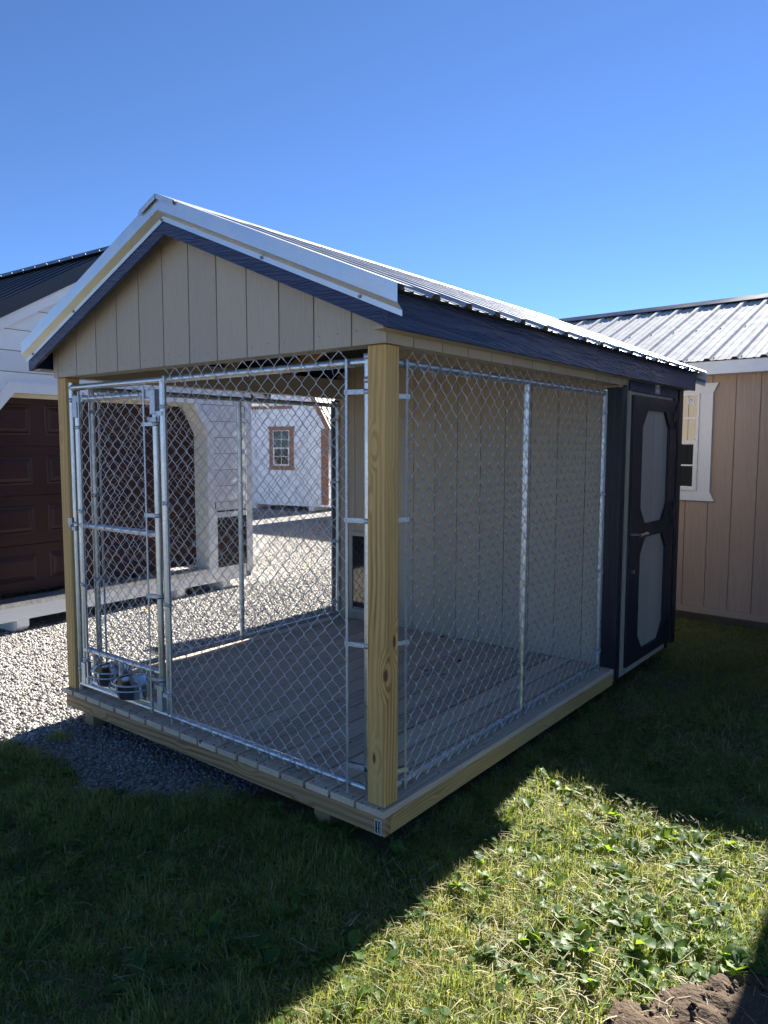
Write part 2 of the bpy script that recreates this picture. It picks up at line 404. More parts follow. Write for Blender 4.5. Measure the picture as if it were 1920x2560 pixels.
BX = np.array([-9.0, -4.0, -2.3, -1.93, -1.56, -1.22, -0.98, -0.82, -0.75])
BY = np.array([-3.2, -1.15, -0.46, -0.36, -0.41, -0.35, -0.21, -0.04, 0.25])
def lawn_mask(x, y, soft=0.12):
    n = (vnoise(x, y, 6.0, 3)-0.5)*4*soft+(rng.random(x.shape)-0.5)*2*soft
    left = y < np.interp(x, BX, BY)+n
    m = np.where(x < -0.78, left, True)
    under = (x < 0.0) & (y > 0.02) & (x > -2.45) & (y < 3.6)
    m &= ~(under & (rng.random(x.shape) > np.exp(-np.minimum(-x, y)/0.12)))
    m &= ~((x < -2.45) & (y > -0.3)) 
    m &= ~((y > 4.87) & (x > -3.7))
    return m
SOIL = [(1.0, -0.62), (0.99, -0.45), (1.02, -0.31), (1.07, -0.2), (1.15, -0.08), (1.22, 0.05), (1.29, 0.15), (1.38, 0.2), (1.6, 0.3), (1.9, 0.0), (1.8, -0.7), (1.3, -1.0), (1.05, -0.9)]
def in_poly(x, y, P):
    r = np.zeros(x.shape, bool); n = len(P)
    for i in range(n):
        (x1, y1), (x2, y2) = P[i], P[(i+1) % n]
        c = ((y1 > y) != (y2 > y)) & (x < (x2-x1)*(y-y1)/(y2-y1+1e-12)+x1)
        r ^= c
    return r

# ground sheet out to the horizon: crushed stone
gm, nt, p, o = new_mat('crushed_stone_ground'); v = coords(nt, False)
vo = N(nt, 'ShaderNodeTexVoronoi'); vo.inputs['Scale'].default_value = 48; nt.links.new(v, vo.inputs['Vector'])
sp = N(nt, 'ShaderNodeSeparateColor'); nt.links.new(vo.outputs['Color'], sp.inputs[0])
c = ramp(nt, sp.outputs[0], [(0.0, (0.13, 0.12, 0.11)), (0.35, (0.27, 0.25, 0.22)), (0.7, (0.42, 0.39, 0.345)), (1.0, (0.55, 0.52, 0.47))])
big = noise(nt, v, 0.7, 4); c = mix(nt, ramp(nt, big, [(0.4, 0.0), (0.75, 0.35)]), c, (0.17, 0.15, 0.12))
nt.links.new(c, p.inputs['Base Color']); p.inputs['Roughness'].default_value = 0.85
hm = N(nt, 'ShaderNodeMath', operation='MULTIPLY_ADD'); nt.links.new(vo.outputs['Distance'], hm.inputs[0]); hm.inputs[1].default_value = -1.0; nt.links.new(sp.outputs[1], hm.inputs[2])
bump(nt, p, hm.outputs[0], 1.0, 0.02)
b = MB(); S = 600
b.add([(-S, -S, G-0.012), (S, -S, G-0.012), (S, S, G-0.012), (-S, S, G-0.012)], [(0, 1, 2, 3)])
b.build('ground', gm, kind='structure')

# lawn sheet (dark earth with thatch), 8 mm above the stone
lm_, nt, p, o = new_mat('lawn_earth'); v = coords(nt, False)
n1 = noise(nt, v, 5, 5); n2 = noise(nt, v, 60, 4)
c = mix(nt, n1, (0.09, 0.08, 0.035), (0.15, 0.125, 0.06)); c = mix(nt, ramp(nt, n2, [(0.5, 0.0), (0.7, 0.5)]), c, (0.22, 0.18, 0.09))
nt.links.new(c, p.inputs['Base Color']); p.inputs['Roughness'].default_value = 0.95; bump(nt, p, n2, 0.8, 0.02)
xs = np.arange(-9.0, 30.01, 0.1); ys = np.arange(-30.0, 4.96, 0.1)
gx = np.concatenate([np.arange(-9, 4.1, 0.07), np.arange(4.5, 12, 0.5)]); gy = np.arange(-4.1, 4.95, 0.07)
Xg, Yg = np.meshgrid(gx, gy, indexing='ij')
Zg = G-0.004+0.012*(vnoise(Xg, Yg, 3.1, 5)-0.3)
cell = np.zeros((len(gx)-1, len(gy)-1), bool)
cx = (gx[:-1]+gx[1:])/2; cy = (gy[:-1]+gy[1:])/2; CX, CY = np.meshgrid(cx, cy, indexing='ij')
Lm = np.where(CX < -0.78, CY < np.interp(CX, BX, BY)+(vnoise(CX, CY, 6, 3)-0.5)*0.2, True) & ~((CX < -0.3) & (CX > -2.45) & (CY > 0.25)) & ~((CX < -2.45) & (CY > -0.3))
idx = np.arange(Xg.size).reshape(Xg.shape); fs = []
for i, j in zip(*np.nonzero(Lm)): fs.append((int(idx[i, j]), int(idx[i+1, j]), int(idx[i+1, j+1]), int(idx[i, j+1])))
me = bpy.data.meshes.new('lawn'); me.from_pydata(np.stack([Xg, Yg, Zg], -1).reshape(-1, 3).tolist(), [], fs); me.materials.append(lm_)
import bmesh
bm = bmesh.new(); bm.from_mesh(me); bmesh.ops.delete(bm, geom=[q for q in bm.verts if not q.link_faces], context='VERTS'); bm.to_mesh(me); bm.free()
put('lawn', me, kind='structure')

# bare soil patch at the near right
sm_, nt, p, o = new_mat('bare_soil'); v = coords(nt, False)
n1 = noise(nt, v, 9, 6); n2 = noise(nt, v, 70, 5)
c = mix(nt, n1, (0.045, 0.028, 0.016), (0.12, 0.078, 0.045)); c = mix(nt, ramp(nt, n2, [(0.55, 0.0), (0.72, 0.45)]), c, (0.17, 0.12, 0.072))
nt.links.new(c, p.inputs['Base Color']); p.inputs['Roughness'].default_value = 0.95; bump(nt, p, n2, 1.0, 0.012)
gx = np.arange(0.6, 2.01, 0.012); gy = np.arange(-1.05, 0.4, 0.012); Xg, Yg = np.meshgrid(gx, gy, indexing='ij')
Zs = G+0.006+0.030*vnoise(Xg, Yg, 9, 11)+0.018*vnoise(Xg, Yg, 28, 12)+0.010*vnoise(Xg, Yg, 70, 13)
inside = in_poly(Xg+(vnoise(Xg, Yg, 14, 8)-0.5)*0.12, Yg+(vnoise(Xg, Yg, 14, 9)-0.5)*0.12, SOIL)
idx = np.arange(Xg.size).reshape(Xg.shape); ok = inside[:-1, :-1] & inside[1:, :-1] & inside[1:, 1:] & inside[:-1, 1:]
fs = [(int(idx[i, j]), int(idx[i+1, j]), int(idx[i+1, j+1]), int(idx[i, j+1])) for i, j in zip(*np.nonzero(ok))]
me = bpy.data.meshes.new('soil'); me.from_pydata(np.stack([Xg, Yg, Zs], -1).reshape(-1, 3).tolist(), [], fs); me.materials.append(sm_)
bm = bmesh.new(); bm.from_mesh(me); bmesh.ops.delete(bm, geom=[q for q in bm.verts if not q.link_faces], context='VERTS'); bm.to_mesh(me); bm.free()
me.polygons.foreach_set('use_smooth', [True]*len(me.polygons)); put('soil', me, kind='structure')

# ------------------------------------------------------------------ the dog kennel
W, H = 2.411, 1.83
K = thing('dog_kennel', 'beige dog kennel with chain link run, wooden deck and silver metal roof', 'dog kennel', (0, 0, G))
class Shift:
    """children of the kennel are written with z = 0 at the deck; this lifts them"""
def kp(o): o.location.z += -G; return o
def kpart(name, mat, *boxes, c=0.0, label=None): return kp(part(K, name, mat, *boxes, c=c, label=label))
def kb(mb, name, mat, label=None, kind=None): return kp(mb.build(name, MT[mat], K, label, kind))

# deck boards, running into the kennel
for i in range(17):
    x0 = 0.0177-0.152-0.1458*i
    if i == 0: kpart('deck_board', 'deck', (x0+0.002, 0.0177, -0.0234, 2.385, -0.029, 0.0), c=0.003)
    else:
        e = rng.uniform(-0.004, 0.003)
        kpart('deck_board', 'deck', (max(x0, -W-0.040)+0.007, x0+0.1458-0.007, -0.0234+e, 2.418, -0.029, rng.uniform(-0.0015, 0.0005)), c=0.003)
b = MB()
for i in range(17):
    xc = 0.0177-0.152-0.1458*i+0.0729
    for y in (-0.003, 0.42, 0.82, 1.22, 1.62, 2.02):
        for q in (-0.042, 0.042):
            yy = y+rng.uniform(-0.012, 0.012); b.path([(xc+q, yy, -0.003), (xc+q, yy, 0.0012)], 0.0048, 6)
kb(b, 'deck_screw', 'black_metal', kind='stuff')
kpart('rim_board', 'rim_x', (-W+0.01, 0.0172, -0.020, 0.018, -0.1051, -0.0305), c=0.002)
kpart('rim_board', 'rim_y', (-0.02, 0.0172, 0.0185, 2.384, -0.1051, -0.0305), c=0.002)
kpart('rim_board', 'rim_y', (-W-0.01, -W+0.028, 0.0185, 3.60, -0.1051, -0.0305), c=0.002)
for x in (-2.29, -0.417): 
    kpart('skid', 'skid', (x-(0 if x < -1 else 0), x+0.092, 0.03, 3.5, G-0.01, -0.1056), c=0.003)
for y in np.arange(0.4, 2.4, 0.4): kpart('joist', 'skid', (-W+0.03, -0.022, y, y+0.038, -0.1045, -0.0297))
# posts
for x0, x1 in ((-0.089, 0.0), (-W, -W+0.089)):
    kpart('post', 'post', (x0, x1, 0, 0.089, 0.001, H-0.002), c=0.004)
# headers above the openings
kpart('header', 'beige_plain', (-W, 0.0, 0.0, 0.085, H, H+0.14))
kpart('header', 'beige_plain', (-0.085, -0.0005, 0.0855, 2.418, H, H+0.15))
kpart('header', 'beige_plain', (-W+0.0005, -W+0.085, 0.0855, 2.418, H, H+0.15))

ZR = 2.56; XR = -W/2; SL = 0.4167
def zs(x): return ZR-SL*abs(x-XR)
# front gable boards and the short boards above the side openings
siding(K, 'siding_board', 'beige', lambda u, w, z: (u, -w, z-G), -W-0.012, 0.012, H, lambda u: zs(u)-0.05, -2.371, 0.2012, peak=XR)
siding(K, 'siding_board', 'beige', lambda u, w, z: (w, u, z-G), 0.0005, 2.418, H, lambda u: 1.965, 0.164)
siding(K, 'siding_board', 'beige', lambda u, w, z: (-W-w, u, z-G), 0.0005, 2.418, H, lambda u: 1.965, 0.164)
b = MB(); b.prism([(-W, H+0.02), (0, H+0.02), (0, zs(0)-0.05), (XR, ZR-0.05), (-W, zs(0)-0.05)], 'y', 0.0855, 0.1)
kb(b, 'gable_panel', 'beige_plain')
b = MB(); b.prism([(-W+0.001, H+0.141), (-0.001, H+0.141), (-0.001, zs(0)-0.05), (XR, ZR-0.05), (-W+0.001, zs(0)-0.05)], 'y', 0.0005, 0.02)
kb(b, 'gable_panel', 'beige_plain')
# nails in the gable boards
b = MB()
for x in np.arange(-2.33, -0.05, 0.1):
    if rng.random() < 0.85:
        z = H+rng.uniform(0.03, 0.06); b.path([(x, -0.0105, z), (x, -0.0132, z)], 0.0035, 6)
kb(b, 'nail', 'screw', kind='stuff')

# enclosed box at the back
YB, YE = 2.42, 3.62
siding(K, 'siding_board', 'beige_inside', lambda u, w, z: (u, YB+0.0005+0.012-w, z-G), -W, 0.0, 0.0, lambda u: zs(u)-0.04, -1.617, 0.1992, peak=XR, gap=0.0045)
kpart('wall_panel', 'beige_plain', (-W+0.001, -0.001, YB+0.0128, YB+0.05, -0.1, 1.955))
b = MB(); b.prism([(-W+0.001, 1.9555), (-0.001, 1.9555), (-0.001, zs(0)-0.045), (XR, ZR-0.045), (-W+0.001, zs(0)-0.045)], 'y', YB+0.0128, YB+0.05); kb(b, 'wall_panel', 'beige_plain')
kpart('wall_panel', 'beige_plain', (-0.03, -0.0005, YB+0.051, YE-0.03, -0.1, 1.96), (-W+0.0005, -W+0.03, YB+0.051, YE-0.03, -0.1, 1.96))
siding(K, 'siding_board', 'beige', lambda u, w, z: (w, u, z-G), YB+0.001, YE-0.012, -0.06, lambda u: 1.965, 2.47)
siding(K, 'siding_board', 'beige', lambda u, w, z: (-W-w, u, z-G), YB+0.001, YE-0.012, -0.1, lambda u: 1.965, 2.47)
siding(K, 'siding_board', 'beige', lambda u, w, z: (u, YE-0.012+w, z-G), -W-0.012, 0.012, -0.1, lambda u: zs(u)-0.05, -1.617, 0.2032, peak=XR)
kpart('wall_panel', 'beige_plain', (-W+0.031, -0.031, YE-0.03, YE-0.013, -0.1, 1.955))
b = MB(); b.prism([(-W+0.001, 1.956), (-0.001, 1.956), (-0.001, zs(0)-0.06), (XR, ZR-0.06), (-W+0.001, zs(0)-0.06)], 'y', YE-0.03, YE-0.013); kb(b, 'wall_panel', 'beige_plain')
b = MB()
for x in np.arange(-2.3, -0.05, 0.2):
    for z in (0.05, 0.45, 0.85, 1.25, 1.65):
        xx, zz = x+rng.uniform(-0.03, 0.03), z+rng.uniform(-0.03, 0.03); b.path([(xx, YB+0.002, zz), (xx, YB-0.0008, zz)], 0.0035, 6)
kb(b, 'nail', 'screw', kind='stuff')
# dark corner boards
kpart('corner_board', 'black_z', (-0.078, 0.031, 2.386, 2.4185, 0.001, 1.815), c=0.002)
kpart('corner_board', 'black_z', (0.0125, 0.031, 2.4205, 2.457, -0.085, 1.83), c=0.002)
kpart('corner_board', 'black_z', (-W-0.031, -W+0.028, 2.386, 2.4185, 0.001, 1.815), c=0.002)
kpart('corner_board', 'black_z', (-W-0.031, -W-0.0125, 2.4205, 2.457, -0.085, 1.83), c=0.002)
kpart('corner_board', 'black_z', (0.0125, 0.031, 3.545, 3.64, -0.075, 1.90), c=0.002)
kpart('corner_board', 'black_z', (-W-0.031, -W-0.0125, 3.545, 3.64, -0.075, 1.90), c=0.002)
# inner base board and dog door
kpart('door_trim', 'beige_plain', (-2.262, -2.232, 2.404, 2.42, 0.09, 0.70), (-1.80, -1.77, 2.404, 2.42, 0.09, 0.70), (-2.262, -1.77, 2.404, 2.42, 0.7005, 0.735))
kpart('dog_door', 'flap', (-2.2315, -1.8005, 2.412, 2.4195, 0.10, 0.70))
kpart('sill', 'beige_plain', (-2.262, -1.77, 2.394, 2.42, 0.06, 0.0895))

# narrow door of the box, on the right side
dx = 0.0125
kpart('door_header', 'black_y', (dx, dx+0.016, 2.515, 3.50, 1.80, 1.90), c=0.002)
kpart('door_casing', 'beige', (dx, dx+0.014, 2.515, 2.543, -0.07, 1.80))
kpart('door_sill', 'beige_plain', (dx, dx+0.012, 2.60, 3.40, -0.075, -0.0275))
D = kp(put('door', None, K)); D.empty_display_size = 0.1
part(D, 'panel_back', 'black_metal', (dx, dx+0.004, 2.5435, 3.435, -0.027, 1.775))
for ya, yb in ((2.5435, 2.803), (2.808, 3.006), (3.012, 3.212), (3.217, 3.435)):
    part(D, 'panel_board', 'beige', (dx+0.0042, dx+0.012, ya, yb, -0.027, 1.775))
y0, y1 = 2.5435, 3.435
def octo(a, b_, z0, z1, cy=0.10, cz=0.115): return [(a, z0+cz), (a+cy, z0), (b_-cy, z0), (b_, z0+cz), (b_, z1-cz), (b_-cy, z1), (a+cy, z1), (a, z1-cz)]
def rect8(a, b_, z0, z1): 
    m = (z0+z1)/2; h = (a+b_)/2
    return [(a, z0+0.05), (a, z0), (b_, z0), (b_, z0+0.05), (b_, z1-0.05), (b_, z1), (a, z1), (a, z1-0.05)]
b = MB(); b.frame(rect8(y0, y1, 0.868, 1.775), octo(2.725, 3.295, 0.915, 1.688), 'x', dx+0.0125, dx+0.032)
b.frame(rect8(y0, y1, -0.027, 0.8675), octo(2.745, 3.302, 0.041, 0.824), 'x', dx+0.0125, dx+0.032)
b.build('door_frame', MT['black_z'], D)
b = MB(); xh = dx+0.033
b.path([(xh, 2.66, 0.855), (xh+0.03, 2.66, 0.855)], 0.014, 10); b.path([(xh+0.032, 2.645, 0.853), (xh+0.036, 2.70, 0.858), (xh+0.034, 2.76, 0.862), (xh+0.028, 2.80, 0.852)], [0.012, 0.010, 0.010, 0.011], 10)
b.build('handle', MT['chrome'], D)
b = MB(); b.path([(xh-0.002, 2.625, 0.61), (xh+0.006, 2.625, 0.61)], 0.013, 12); b.build('lock', MT['chrome'], D)
for z in (1.66, 0.95, 0.06):
    b = MB(); b.box(xh-0.0005, xh+0.005, 3.36, 3.43, z-0.035, z+0.035); b.path([(xh+0.004, 3.443, z-0.09), (xh+0.004, 3.443, z+0.09)], 0.009, 8)
    b.box(xh-0.004, xh+0.004, 3.452, 3.51, z+0.0, z+0.05)
    b.build('hinge', MT['black_metal'], D)
kpart('door_casing', 'black_z', (dx, dx+0.016, 3.437, 3.478, -0.09, 1.7995), c=0.002)
T_ = kpart('name_plate', 'print_grey', (dx+0.0165, dx+0.019, 2.985, 3.085, 1.805, 1.885))
b = MB(); b.lathe([(0.0, 0), (0.013, 0), (0.013, 0.0008)], (0, 0, 0), 14)
o2 = b.build('emblem', MT['print_white'], T_); o2.rotation_euler = (0, math.pi/2, 0); o2.location = (dx+0.0192, 3.035, 1.862)
b = MB()
for z in (1.832, 1.820): b.box(dx+0.0191, dx+0.0196, 3.0, 3.07, z, z+0.005)
b.build('lettering', MT['print_white'], T_)

# fascia boards, soffits
def slope_board(name, mat, y0, y1, x0, x1, za, zb):
    b = MB()
    b.hexa([(x0, y0, zs(x0)+za), (x1, y0, zs(x1)+za), (x1, y1, zs(x1)+za), (x0, y1, zs(x0)+za),
            (x0, y0, zs(x0)+zb), (x1, y0, zs(x1)+zb), (x1, y1, zs(x1)+zb), (x0, y1, zs(x0)+zb)]); b.fix = True
    return kb(b, name, mat)
for x0, x1 in ((-2.495, XR-0.0008), (XR+0.0008, 0.0745)):
    for ya, yb in ((-0.11, -0.091), (3.70, 3.719)):
        slope_board('fascia_board', 'black_x', ya, yb, x0, x1, -0.152, -0.020)
    slope_board('soffit', 'beige_plain', -0.0905, -0.0125, x0, x1, -0.062, -0.052)
    slope_board('soffit', 'beige_plain', 3.6205, 3.6995, x0, x1, -0.062, -0.052)
for xa, xb in ((0.075, 0.094), (-2.514, -2.4955)):
    kpart('fascia_board', 'black_y', (xa, xb, -0.1105, 1.796, 1.868, 2.0005), c=0.001)
    kpart('fascia_board', 'black_y', (xa, xb, 1.7985, 3.712, 1.866, 2.0005), c=0.001)
kpart('soffit', 'beige_plain', (0.0125, 0.0745, -0.09, 3.69, 1.868, 1.877))
kpart('soffit', 'beige_plain', (-2.495, -W-0.0125, -0.09, 3.69, 1.868, 1.877))

# roof: rafters, underlay, ribbed sheets
for y in (0.12, 0.60, 1.20, 1.80):
    for x0, x1 in ((-W+0.02, XR-0.012), (XR+0.012, -0.02)):
        slope_board('rafter', 'rafter', y, y+0.038, x0, x1, -0.115, -0.028)
kpart('ridge_beam', 'rafter', (XR-0.0115, XR+0.0115, 0.11, 2.38, ZR-0.16, ZR-0.03))
for x0, x1 in ((-2.52, XR-0.001), (XR+0.001, 0.11)): slope_board('underlay', 'felt', 0.021 if False else -0.085, 3.69, x0, x1, -0.0170, -0.0085)
LEN = math.hypot(XR+2.555, SL*1.345)+0.0
for sx in (1, -1):
    s = Vector((sx, 0, -SL)).normalized(); n = Vector((sx*SL, 0, 1)).normalized()
    y = -0.128
    while y < 3.72:
        w = min(0.914, 3.735-y); b = MB()
        first = 0.023
        metal_panel(b, (XR, y, ZR-0.0065), (0, 1, 0), s, n, w, LEN, [first+0.229*k for k in range(4) if first+0.229*k < w])
        kb(b, 'roof_panel', 'galvalume'); y += 0.9165
# metal rake trim, front and back
prof = [(-0.045, 0.0165), (-0.142, 0.0170), (-0.142, -0.050), (-0.1135, -0.073), (-0.1135, -0.094)]
for end in (0, 1):
    for sx in (1, -1):
        xa, xb = XR+sx*0.0, XR+sx*(1.368 if sx > 0 else 1.325)
        b = MB(); vs = []
        for th in (0, 0.0012):
            for x in (xa, xb):
                for (yy, dz) in prof:
                    y = (yy+th) if end == 0 else (3.61-yy-th)
                    vs.append((x, y, zs(x)+dz-(th if dz > 0 else 0)))
        k = len(prof); fs = []
        for t in (0, 2*k):
            for i in range(k-1): fs.append((t+i, t+i+1, t+k+i+1, t+k+i))
        for i in range(k-1):
            fs.append((i, i+1, 2*k+i+1, 2*k+i)); fs.append((k+i, k+i+1, 3*k+i+1, 3*k+i))
        b.add(vs, fs); b.fix = True; kb(b, 'rake_trim', 'trim_metal')
# ridge cap
b = MB(); pr = [(-0.14, -0.032), (-0.13, -0.026), (-0.012, 0.0235), (0.012, 0.0235), (0.13, -0.026), (0.14, -0.032)]
vs = []
for dz in (0.004, 0.0015):
    for y in (-0.150, 3.76): vs += [(XR+dx_, y, zs(XR+dx_)+(0.0165 if abs(dx_) < 0.135 else 0.011)+dz) for dx_, z_ in pr]
k = len(pr); fs = []
for t in (0, 2*k):
    for i in range(k-1): fs.append((t+i, t+i+1, t+k+i+1, t+k+i))
for t in (0, k):
    for i in range(k-1): fs.append((t+i, t+i+1, 2*k+t+i+1, 2*k+t+i))
b.add(vs, fs); b.fix = True
for sx in (1, -1):
    xa, xb = XR+sx*0.003, XR+sx*0.128
    b.hexa([(xa, -0.1535, zs(xa)-0.004), (xb, -0.1535, zs(xb)-0.004), (xb, -0.1505, zs(xb)-0.004), (xa, -0.1505, zs(xa)-0.004), (xa, -0.1535, zs(xa)+0.020), (xb, -0.1535, zs(xb)+0.020), (xb, -0.1505, zs(xb)+0.020), (xa, -0.1505, zs(xa)+0.020)])
kb(b, 'ridge_cap', 'galvalume')
# screws in the roof and trim
b = MB(); n = Vector((SL, 0, 1)).normalized()
for k in range(17):
    y = -0.105+0.229*k
    for xo in (0.09, 0.55, 1.30):
        p0 = Vector((XR+xo, y+0.045, ZR-SL*xo-0.006)) if xo > 0.1 else Vector((XR+xo, y, ZR-SL*xo+0.012))
        b.path([p0, p0+n*0.008], 0.006, 6)
kb(b, 'roof_screw', 'screw', kind='stuff')
b = MB()
for x in (-2.45, -2.0, -1.215, -0.55, -0.03): 
    z = zs(x)-0.083; b.path([(x, -0.113, z), (x, -0.119, z)], 0.0065, 8)
kb(b, 'trim_screw', 'screw', kind='stuff')

# ---- chain link
PITCHW = 0.0835
def chain_mesh(put3, u0, u1, z0, z1, front=1.0, r=0.00165):
    """woven zigzag wires; put3(u, d, z) maps to space (d = off the panel)"""
    hw = PITCHW/2; n = int(round((u1-u0)/hw)); hw = (u1-u0)/n; nz = int(round((z1-z0)/hw)); hz = (z1-z0)/nz
    m = MB(); allv = []; 
    for w in range(n):
        pts = []
        jit = rng.uniform(-0.001, 0.001)
        for s_ in range(nz):
            right = ((s_+w) % 2 == 0)          # this leg climbs to the right
            ua, ub = (u0+w*hw-0.0035, u0+(w+1)*hw+0.0035)
            if not right: ua, ub = ub, ua
            za = z0+s_*hz
            sgn = 1 if right else -1
            for t in ((0.0, 0.16, 0.5, 0.84) if s_ < nz-1 else (0.0, 0.16, 0.5, 0.84, 1.0)):
                d = 0.0036*sgn*math.sin(math.pi*t)
                bow = 0.0035*math.sin(2*math.pi*t)
                pts.append((rng.normal(0, 0.0007)+ua+(ub-ua)*(t+(-0.03 if t == 0.16 else 0.03 if t == 0.84 else 0)), d+jit, za+hz*t-bow*0.25))
        P = np.array(pts)
        # closed loops at both selvages
        top_at = P[-1]; bot = P[0]
        lead = [(bot[0]+(P[3, 0]-bot[0])*0.45, -0.004, bot[2]+hz*0.32), (bot[0]+(P[3, 0]-bot[0])*0.12, -0.003, bot[2]+hz*0.02), (bot[0], 0, bot[2]-0.006)]
        prv = P[-4]
        tail = [(top_at[0], 0, top_at[2]+0.006), (top_at[0]+(prv[0]-top_at[0])*0.12, -0.003, top_at[2]), (top_at[0]+(prv[0]-top_at[0])*0.45, -0.004, top_at[2]-hz*0.32)]
        full = lead+[tuple(q) for q in P[1:-1]]+tail
        m.path([put3(*q) for q in full], r, 4, True, False)
    return m
def tube(parent, name, pts, r=0.0175, n=12, mat='galv', lift=True):
    b = MB(); b.path(pts, r, n); o = b.build(name, MT[mat], parent)
    return kp(o) if lift else o
def band(pole, bar, z, facing, parent, lift=True, r=0.0195):
    """clamp round the pole with a strip reaching the tension bar"""
    b = MB(); px, py = pole; qx, qy = bar; d = Vector((qx-px, qy-py, 0)); L = d.length; d.normalize(); q = Vector((-d.y, d.x, 0))
    b.lathe([(0.0178, -0.010), (r, -0.010), (r, 0.010), (0.0178, 0.010)], (px, py, z), 14)
    for s_ in (-1, 1):
        c0 = Vector((px, py, z))+d*0.012+q*(s_*0.0105 if s_ > 0 else s_*0.0075); c1 = Vector((px, py, z))+d*(L+0.014)+q*(s_*0.008)
        hw = Vector((0, 0, 0.0095)); t = q*(0.0011)
        b.hexa([c0-hw-t, c1-hw-t, c1-hw+t, c0-hw+t, c0+hw-t, c1+hw-t, c1+hw+t, c0+hw+t])
    bc = Vector((px, py, z))+d*(L+0.007)
    b.path([bc-q*0.012, bc+q*0.013], 0.005, 8); b.fix = True
    o = b.build('tension_band', MT['galv_fit'], parent)
    return kp(o) if lift else o
def tie(parent, p, along, z, r=0.0195):
    """wire tie twisted round a rail, with two loose tails"""
    b = MB(); ax = Vector(along).normalized(); side = Vector((-ax.y, ax.x, 0)); P = Vector((*p, z))
    ring = [P+side*(r*math.cos(a))+Vector((0, 0, r*math.sin(a)))+ax*(0.004*a/6) for a in np.linspace(0.3, 2*math.pi+0.1, 11)]
    b.path(ring, 0.0016, 4, True, False)
    q = P-side*r*0.9*(1)+Vector((0, 0, -r*1.1))
    for k in range(2):
        b.path([q, q+Vector((rng.uniform(-.012, .012), rng.uniform(-.012, .012), 0.006))+ax*0.012, q+ax*(0.03+0.01*k)+Vector((0, rng.uniform(-.012, 0.0), -0.012-0.012*k))], 0.0013, 4, True, False)
    return kp(b.build('wire_tie', MT['wire'], parent))

PY = 0.032            # front fence plane
# front frame
tube(K, 'pole', [(-0.109, PY, 0.001), (-0.109, PY, 1.80)])
tube(K, 'pole', [(-2.316, PY, 0.001), (-2.316, PY, 1.80)])
tube(K, 'pole', [(-1.445, PY, 0.045), (-1.445, PY, 1.765)])
tube(K, 'rail', [(-2.316, PY, 1.771), (-0.109, PY, 1.771)])
tube(K, 'rail', [(-2.316, PY, 0.040), (-0.109, PY, 0.040)])
for x, z in ((-0.109, 1.79), (-0.109, 1.70), (-2.316, 1.70), (-2.316, 0.13), (-0.109, 0.13)):
    b = MB(); b.lathe([(0.0176, -0.012), (0.0195, -0.012), (0.0195, 0.012), (0.0176, 0.012)], (x, PY, z), 14); kb(b, 'collar', 'galv_fit')
front = chain_mesh(lambda u, d, z: (u, PY-0.021-d, z), -1.395, -0.205, 0.022, 1.822)
kb(front, 'chain_link_mesh', 'wire')
kpart('tension_bar', 'galv_fit', (-1.406, -1.394, PY-0.0265, PY-0.0225, 0.008, 1.785), (-1.404, -1.396, PY-0.0262, PY-0.0225, 1.784, 1.788))
kpart('tension_bar', 'galv_fit', (-0.208, -0.196, PY-0.0265, PY-0.0225, 0.008, 1.785))
for z in (1.655, 1.147, 0.641, 0.130): band((-0.109, PY), (-0.198, PY-0.02), z, -1, K)
for z in (1.637, 1.151, 0.630, 0.165): band((-1.445, PY), (-1.400, PY-0.02), z, -1, K)
for x in (-1.27, -1.02, -0.79, -0.53, -0.31): tie(K, (x, PY), (1, 0, 0), 1.771)
for x in (-1.05, -0.72, -0.40): tie(K, (x, PY), (1, 0, 0), 0.040)

# side fences, left and right of the run
def side_fence(xp, sgn, dy=0.0, zr=0.038):
    for y, z0_, z1_ in ((0.112, 0.001, 1.795), (1.243, 0.03, 1.76), (2.29, 0.001, 1.795)): tube(K, 'pole', [(xp, y+dy, z0_), (xp, y+dy, z1_)])
    tube(K, 'rail', [(xp, 0.112+dy, 1.771), (xp, 2.29+dy, 1.771)]); tube(K, 'rail', [(xp, 0.112+dy, zr), (xp, 2.29+dy, zr)])
    m = chain_mesh(lambda u, d, z: (xp+sgn*(0.021+d), u+dy, z), 0.172, 2.245, 0.020, 1.823, r=0.0019)
    kb(m, 'chain_link_mesh', 'wire')
    kpart('tension_bar', 'galv_fit', (xp+sgn*0.0225, xp+sgn*0.0265, 0.166+dy, 0.178+dy, 0.008, 1.785))
    kpart('tension_bar', 'galv_fit', (xp+sgn*0.0225, xp+sgn*0.0265, 2.239+dy, 2.251+dy, 0.008, 1.785))
    for z in (1.640, 1.147, 0.641, 0.10): band((xp, 0.112+dy), (xp+sgn*0.02, 0.172+dy), z, 1, K)
    for z in (1.653, 1.144, 0.650, 0.137): band((xp, 2.29+dy), (xp+sgn*0.02, 2.245+dy), z, 1, K)
    for y in (0.33, 0.63, 0.93, 1.36, 1.64, 1.93): tie(K, (xp, y+dy), (0, 1, 0), 1.771)
    for y in (0.24, 0.50, 0.74, 1.0, 1.30, 1.50, 1.75, 2.0): tie(K, (xp, y+dy), (0, 1, 0), zr)
side_fence(-0.050, 1); side_fence(-W+0.072, -1, 0.055, 0.046)

